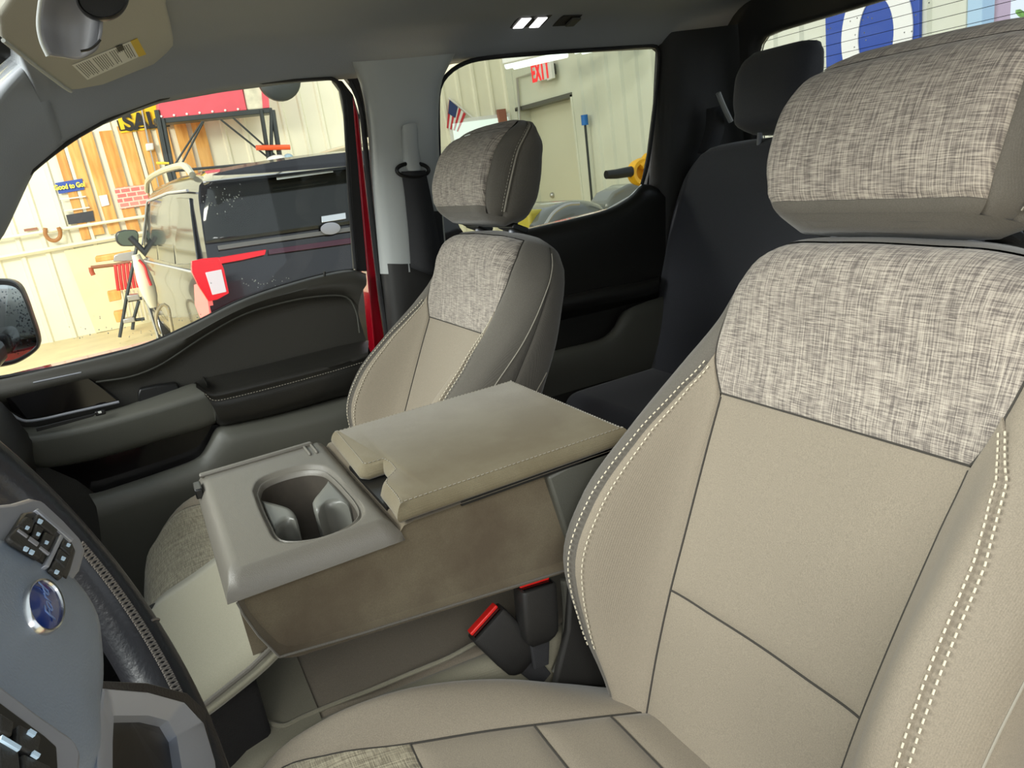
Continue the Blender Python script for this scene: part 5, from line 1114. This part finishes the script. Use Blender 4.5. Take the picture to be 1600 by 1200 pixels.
dome = thing('dome_lamp', 'lit two-lens dome lamp on the lining above the rear window', 'lamp', tuple(dl_))
MB().prism(quad(dl_-nn_*.008, kx, ky, 0, .004), nn_*.010).build('bezel', M['plas_dark'], dome, bevel=.002)
for s_ in (-1, 1):
    MB().prism(quad(dl_+e1*s_*kx*.50+nn_*.002, kx*.30, ky*.62, 0, .002), nn_*.002).build('lens', M['led'], dome, bevel=.001)
MB().prism(quad(dl_+nn_*.002, kx*.09, ky*.45, 0, .001), nn_*.003).build('switch', M['plas_black'], dome, bevel=.001)
hk = surf_pt(886, 31); hook = thing('coat_hook', 'small dark folding coat hook beside the dome lamp', 'hook', tuple(hk))
MB().prism(quad(hk-nn_*.006, kx*.62, ky*.7, 0, .004), nn_*.009).build('hook_base', M['plas_dark'], hook, bevel=.002)
MB().prism(quad(hk+e1*kx*.35+nn_*.003, kx*.28, ky*.5, 0, .002), nn_*.006).build('hook_cover', M['plas_grey'], hook, bevel=.002)

# sun visor with label
def plane_pt(px, py, P0, n): d = RW@np.array([px-800., py-600., FPX]); return CAM+d*(((P0-CAM)@n)/(d@n))
A0 = U(110, 140, 'x', .63); B0 = U(272, 75, 'z', 1.268); C0 = U(0, 60, 'x', .30)
vn = np.cross(B0-A0, C0-A0); vn /= np.linalg.norm(vn); vn = -vn if vn@(CAM-A0) < 0 else vn
vis = thing('sun_visor', 'grey passenger sun visor with a white and yellow warning label, top left', 'sun visor', tuple(A0))
VP = [plane_pt(*p, A0, vn) for p in [(4, 62), (60, 106), (100, 136), (110, 142), (122, 141), (160, 134), (215, 112), (255, 96), (272, 82), (275, 70), (268, 35), (262, 10), (262, -20), (240, -60), (60, -60), (0, 30)]]
MB().prism(VP, -vn*.022).build('visor_body', mat('visor cloth', (188, 186, 174), .9, bump=.2, bscale=500), vis, bevel=.006)
MB().tube([q+vn*.001 for q in VP[:4]], .0028, 8).build('visor_seam', M['trim_light'], vis)
def vq(pts, m, nm, off, th=.0006, par=None): return MB().prism([plane_pt(*p, A0, vn)+vn*off for p in pts], vn*th).build(nm, m, par or vis, smooth=False)
lab = vq([(112, 101), (203, 64), (216, 88), (136, 124)], M['white'], 'warning_label', .0005)
vq([(203, 64), (214, 59), (228, 84), (216, 88)], M['yellow'], 'label_header', .0005, .0008, lab)
ink = MB()
def lerp2(u, v):
    a = np.array([112, 101]); b = np.array([203, 64]); c = np.array([216, 88]); d = np.array([136, 124])
    return (a*(1-u)+b*u)*(1-v)+(d*(1-u)+c*u)*v
for k in range(26):
    u0 = .04+k*.036
    if k in (7, 15): continue
    v0, v1 = .08, .92-.14*((k*7) % 5)/5
    if k in (19, 20, 21): v1 = .35
    q = [lerp2(u0, v0), lerp2(u0+.016, v0), lerp2(u0+.016, v1), lerp2(u0, v1)]
    ink.prism([plane_pt(*p, A0, vn)+vn*.0012 for p in q], vn*.0002)
ink.build('printed_lines', mat('label print', (120, 120, 120), .6), lab, smooth=False)
vq([(180, 72), (190, 68), (194, 76), (184, 80)], M['ink'], 'label_pictogram', .0014, .0003, lab)

# interior mirror: pale shell, dark oval glass, ribbed lip
im = thing('interior_mirror', 'silver backed interior mirror hanging in front of the visor, top left', 'car mirror', tuple(U(130, 20, 'x', -.05)))
xm = -.05
def mp(px, py, dx=0): return U(px, py, 'x', xm+dx)
rows = [pxline([(66, -25), (60, 10), (58, 40), (64, 66), (74, 86)], 'x', xm-.005), pxline([(78, -25), (70, 10), (66, 40), (68, 52), (80, 88)], 'x', xm), pxline([(105, -25), (95, 10), (92, 38), (92, 56), (98, 90)], 'x', xm+.02), pxline([(135, -25), (130, 10), (128, 44), (126, 62), (124, 93)], 'x', xm+.026), pxline([(165, -25), (160, 20), (158, 40), (156, 56), (150, 80)], 'x', xm+.02), pxline([(178, -25), (172, 10), (162, 30), (160, 50), (157, 66)], 'x', xm+.012)]
MB().grid(loft(rows, 24, 4)).build('mirror_shell', M['silver_pl'], im, solid=.003, angle=80)
MB().tube(pxline([(68, -25), (62, 10), (60, 40), (65, 66), (75, 88)], 'x', xm-.006, 20), .0018, 8).build('shell_rim', M['trim_light'], im)
MB().tube(pxline([(126, 80), (140, 77), (150, 70), (157, 62)], 'x', xm-.004, 10), .0012, 6).build('shell_slot', M['plas_black'], im)
ov = [mp(160+42*math.cos(a), -4+35*math.sin(a), -.012) for a in np.linspace(0, 2*np.pi, 40, endpoint=False)]
ov = np.array(ov); oc = ov.mean(0)
MB().grid(np.array([oc+(ov-oc)*.6+[.03, 0, 0], oc+(ov-oc)*.95+[.012, 0, 0], ov, oc+(ov-oc)*.94-[.004, 0, 0], oc+(ov-oc)*.86]), closed_v=True, cap0=True, cap1=True).build('mount_boot', M['plas_black'], im, angle=50)

# dashboard and footwell side, windscreen
das = thing('dashboard', 'dark dashboard underside and footwell beyond the steering wheel', 'dashboard', (0, .5, .4))
prof = [(.16, .66), (.20, .76), (.30, .80), (.75, .83), (.78, .60), (.60, .30), (.42, .22), (.34, .34), (.25, .46), (.19, .54)]
PD = resample([(0, a+.10, b-.06) for a, b in prof+[prof[0]]], 70)[:-1]
MB().grid(np.array([PD+[x, 0, 0] for x in (-.76, -.5, -.2, .1, .4, .70, .735)]), closed_v=True, cap0=True, cap1=True).build('dash_body', M['plas_dark'], das, angle=60)
MB().box((0, .72, .30), (1.5, .06, .6)).build('firewall', M['carpet'], das)
ws = MB().add([(-.70, .08, 1.262), (.70, .08, 1.262), (.74, .80, .80), (-.74, .80, .80)], [(0, 1, 2, 3)]).build('windscreen', M['glass'], cab, smooth=False, solid=.004)

# ------------------------------------------------------------------ steering wheel
HB = CAM+(lambda d: d/np.linalg.norm(d))(RW@np.array([67-800., 948-600., FPX]))*.42
th = 22*D2R; yw = -.08; RWH = .19; TR = .019
e1w = np.array([math.cos(yw), math.sin(yw), 0]); e2w = np.array([-math.sin(yw)*math.sin(th), math.cos(yw)*math.sin(th), math.cos(th)]); nw = np.cross(e1w, e2w); nw = nw if nw[1] < 0 else -nw
WC = HB-nw*.045
whl = thing('steering_wheel', 'dark leather wrapped steering wheel with blue oval badge at the lower left', 'steering wheel', tuple(WC))
def wp(u, v, n=0): return WC+e1w*u+e2w*v+nw*n
WO = .040
def wpx(px, py, off=0):
    d = RW@np.array([px-800., py-600., FPX]); P0 = WC+nw*(off+WO); return CAM+d*(((P0-CAM)@nw)/(d@nw))
MB().tube([wp(RWH*math.cos(a), RWH*math.sin(a)) for a in np.linspace(0, 2*np.pi, 96, endpoint=False)], TR, 18, closed=True).build('rim', M['leather'], whl)
stt = MB()
for a in np.linspace(-52*D2R, -11*D2R, 40):
    c0 = np.array([math.cos(a), math.sin(a)]); b0 = a+.012; c1 = np.array([math.cos(b0), math.sin(b0)])
    stt.tube([wp(*(c0*(RWH-.0125)), .0155), wp(*(c1*(RWH-.0165)), .0115)], .0008, 5)
    stt.tube([wp(*(c1*(RWH-.0125)), .0155), wp(*(c0*(RWH-.0165)), .0115)], .0008, 5)
stt.build('stitching', M['thread_wheel'], whl)
for a in (-33*D2R,):
    MB().tube([wp(math.cos(a)*(RWH+(TR+.0003)*math.cos(b)), math.sin(a)*(RWH+(TR+.0003)*math.cos(b)), (TR+.0003)*math.sin(b)) for b in np.linspace(.3, 1.9, 20)], .0009, 5).build('rim_seam', M['thread_wheel'], whl)
# airbag cover: domed rounded shape
hubo = [(-40, 820), (20, 838), (70, 862), (112, 905), (132, 930), (150, 965), (157, 1010), (160, 1060), (156, 1120), (152, 1220), (60, 1300), (-160, 1250), (-200, 1000), (-140, 860)]
HO = np.array([wpx(*p, -.004) for p in hubo]); HO = resample(np.vstack([HO, HO[:1]]), 61)[:-1]; hc_ = HO.mean(0)
rows = [hc_+(HO-hc_)*k+nw*d for k, d in ((.02, .011), (.25, .011), (.5, .0105), (.75, .009), (.90, .005), (.97, -.003), (1.0, -.014), (.98, -.035), (.9, -.06))]
MB().grid(np.array(rows), closed_v=True, cap0=True, cap1=True).build('airbag_cover', M['hub_skylit'], whl, angle=60)
bc = wpx(67, 948, .0075); bx = wpx(61, 915, .009)-bc; by = wpx(92, 945, .009)-bc
bx = (wpx(57, 905, .0075)-wpx(76, 989, .0075))/2; by = (wpx(95, 940, .0075)-wpx(39, 952, .0075))/2
bn = np.cross(bx, by); bn /= np.linalg.norm(bn); bn = bn if bn@nw > 0 else -bn
def el(k, d): return [bc+bx*k*math.cos(a)+by*k*math.sin(a)+bn*d for a in np.linspace(0, 2*np.pi, 40, endpoint=False)]
bd = MB().grid(np.array([el(1.0, -.002), el(1.0, .0015), el(.96, .0025), el(.90, .0022), el(.88, .001)]), closed_v=True, cap0=True).build('badge_rim', M['chrome'], whl, angle=40)
MB().grid(np.array([el(.88, .0012), el(.5, .0022), el(.05, .0026)]), closed_v=True, cap1=True).build('badge_face', M['blue'], bd)
# script on the badge
cvu = bpy.data.curves.new('badge_script', 'FONT'); cvu.body = 'Ford'; cvu.size = 1; cvu.align_x = 'CENTER'; cvu.align_y = 'CENTER'; cvu.extrude = .02; cvu.shear = .4
to = bpy.data.objects.new('tmp', cvu); COL.objects.link(to); dg = bpy.context.evaluated_depsgraph_get(); me = bpy.data.meshes.new_from_object(to.evaluated_get(dg)); bpy.data.objects.remove(to)
me.materials.clear(); me.materials.append(mat('badge script silver', (120, 146, 200), .3, metal=.3))
tx = bpy.data.objects.new('badge_script', me); COL.objects.link(tx); tx.parent = bd; L1 = np.linalg.norm(bx)
ex = bx/L1; ey = np.cross(bn, ex); Lh = np.linalg.norm(by); sc_ = L1*.62
tx.matrix_local = Matrix.Translation(Vector(bc+bn*.0025)-W_LOC(bd))@Matrix(((ex[0]*sc_, ey[0]*sc_*.8, bn[0]*.01, 0), (ex[1]*sc_, ey[1]*sc_*.8, bn[1]*.01, 0), (ex[2]*sc_, ey[2]*sc_*.8, bn[2]*.01, 0), (0, 0, 0, 1)))
# right hand spoke with switch pack
def wpoly(pts, off, th_, m, nm, par=None, bev=.0015): return MB().prism([wpx(p[0], p[1], off+(p[2] if len(p) > 2 else 0)) for p in pts], -nw*th_).build(nm, m, par or whl, bevel=bev)
sp_ = [(-40, 790), (20, 784), (48, 776), (66, 780), (100, 812), (128, 842), (136, 862), (128, 890), (112, 912), (60, 880), (-40, 840)]
spk = wpoly(sp_, .004, .025, M['silver_pl'], 'spoke', bev=.003)
wpoly([(38, 800), (56, 797), (90, 824), (114, 848), (120, 862), (112, 890), (106, 905), (60, 878), (12, 840)], .006, .012, M['plas_black'], 'switch_panel', spk, .0015)
wpoly([(56, 796), (60, 794), (116, 842), (113, 846)], .0075, .003, M['silver'], 'panel_edge', spk, .0006)
wpoly([(95, 834), (101, 838), (78, 886), (71, 883)], .0085, .004, M['silver'], 'panel_divider', spk, .0008)
for b in [[(42, 806), (56, 814), (50, 832), (30, 820)], [(56, 817), (70, 826), (62, 842), (52, 836)], [(71, 830), (86, 838), (76, 858), (64, 848)], [(60, 802), (92, 828), (86, 836), (56, 812)],
          [(100, 842), (116, 856), (112, 868), (96, 853)], [(94, 856), (112, 872), (104, 888), (88, 872)], [(87, 874), (103, 890), (98, 903), (80, 888)], [(14, 838), (30, 822), (70, 856), (64, 872), (20, 845)]]:
    wpoly(b, .0090, .003, M['plas_dark'], 'switch_button', spk, .001)
icon = mat('icon print', (190, 215, 235), .4, emit=.15)
for (x, y, s_) in [(44, 824, 3), (61, 834, 3), (74, 847, 3), (64, 814, 4), (108, 851, 3), (100, 872, 3.4), (90, 893, 3.4), (42, 857, 4), (51, 862, 4)]:
    wpoly([(x-s_*.6, y-s_), (x+s_, y-s_*.2), (x+s_*.4, y+s_), (x-s_, y+s_*.4)], .0096, .0008, icon, 'switch_icon', spk, 0)
for q in ([(30, 826), (45, 837), (43, 840), (28, 829)], [(48, 838), (62, 848), (59, 853), (45, 843)], [(64, 853), (79, 864), (77, 867), (62, 856)]):
    wpoly(q, .0096, .001, M['silver_pl'], 'button_edge', spk, .0003)
# left hand spoke (lower edge of frame) with its switch pack
sp2 = [(-40, 1030), (0, 1066), (60, 1112), (118, 1152), (132, 1180), (126, 1230), (-40, 1260)]
spl = wpoly(sp2, .014, .02, M['silver_pl'], 'spoke', bev=.003)
wpoly([(-20, 1078), (0, 1096), (70, 1148), (90, 1166), (94, 1230), (-20, 1230)], .016, .006, M['plas_black'], 'switch_panel', spl, .001)
for b in [[(0, 1112), (24, 1128), (20, 1150), (0, 1142)], [(30, 1130), (66, 1150), (60, 1184), (28, 1164)], [(0, 1150), (30, 1170), (34, 1210), (0, 1210)], [(36, 1176), (80, 1196), (84, 1230), (40, 1230)]]:
    wpoly(b, .0185, .003, M['plas_dark'], 'switch_button', spl, .001)
for q in ([(4, 1148), (34, 1166), (31, 1172), (2, 1155)], [(48, 1138), (58, 1144), (55, 1150), (45, 1144)], [(54, 1172), (64, 1178), (61, 1184), (51, 1178)]):
    wpoly(q, .0195, .001, icon, 'switch_icon', spl, 0)
# lower spoke: open silver bezel
bz = [(160, 1076), (230, 1082), (288, 1098), (318, 1130), (336, 1190), (342, 1260), (150, 1260), (154, 1120)]
bi = [(178, 1118), (232, 1118), (262, 1126), (276, 1150), (284, 1200), (288, 1260), (176, 1260), (176, 1160)]
bz = [(160, 1076, 0), (230, 1082, -.006), (288, 1098, -.016), (318, 1130, -.022), (336, 1190, -.024), (342, 1260, -.024), (150, 1260, 0), (154, 1120, 0)]
bi = [(178, 1118, 0), (232, 1118, -.004), (262, 1126, -.010), (276, 1150, -.014), (284, 1200, -.016), (288, 1260, -.016), (176, 1260, 0), (176, 1160, 0)]
def seg8(L_, dn):
    P_ = [wpx(p[0], p[1], p[2]+dn) for p in L_]; return np.array([P_[i]+(P_[(i+1) % 8]-P_[i])*k/8 for i in range(8) for k in range(8)])
n_ = 64; BO = seg8(bz, .002); BI = seg8(bi, -.008)
low_s = MB().grid(np.array([BO-nw*.02, BO, BO*.92+BI*.08+nw*.001, BO*.15+BI*.85, BI, BI-nw*.006]), closed_v=True).build('lower_spoke', M['silver'], whl, angle=35)
MB().add([tuple(q) for q in BI-nw*.0055], [tuple(range(n_))]).build('spoke_opening', M['plas_black'], low_s, smooth=False)
wpoly([(150, 1062, 0), (230, 1066, -.006), (292, 1082, -.016), (330, 1118, -.024), (350, 1190, -.026), (356, 1260, -.026), (342, 1260, -.024), (336, 1190, -.024), (318, 1130, -.022), (288, 1098, -.016), (230, 1082, -.006), (150, 1078, 0)], .001, .02, M['leather'], 'spoke_surround', bev=.001)
MB().tube([(WC-nw*.03)+nw*0, WC-nw*.30+np.array([0, 0, -.02])], .045, 20).build('column_shroud', M['plas_dark'], whl)
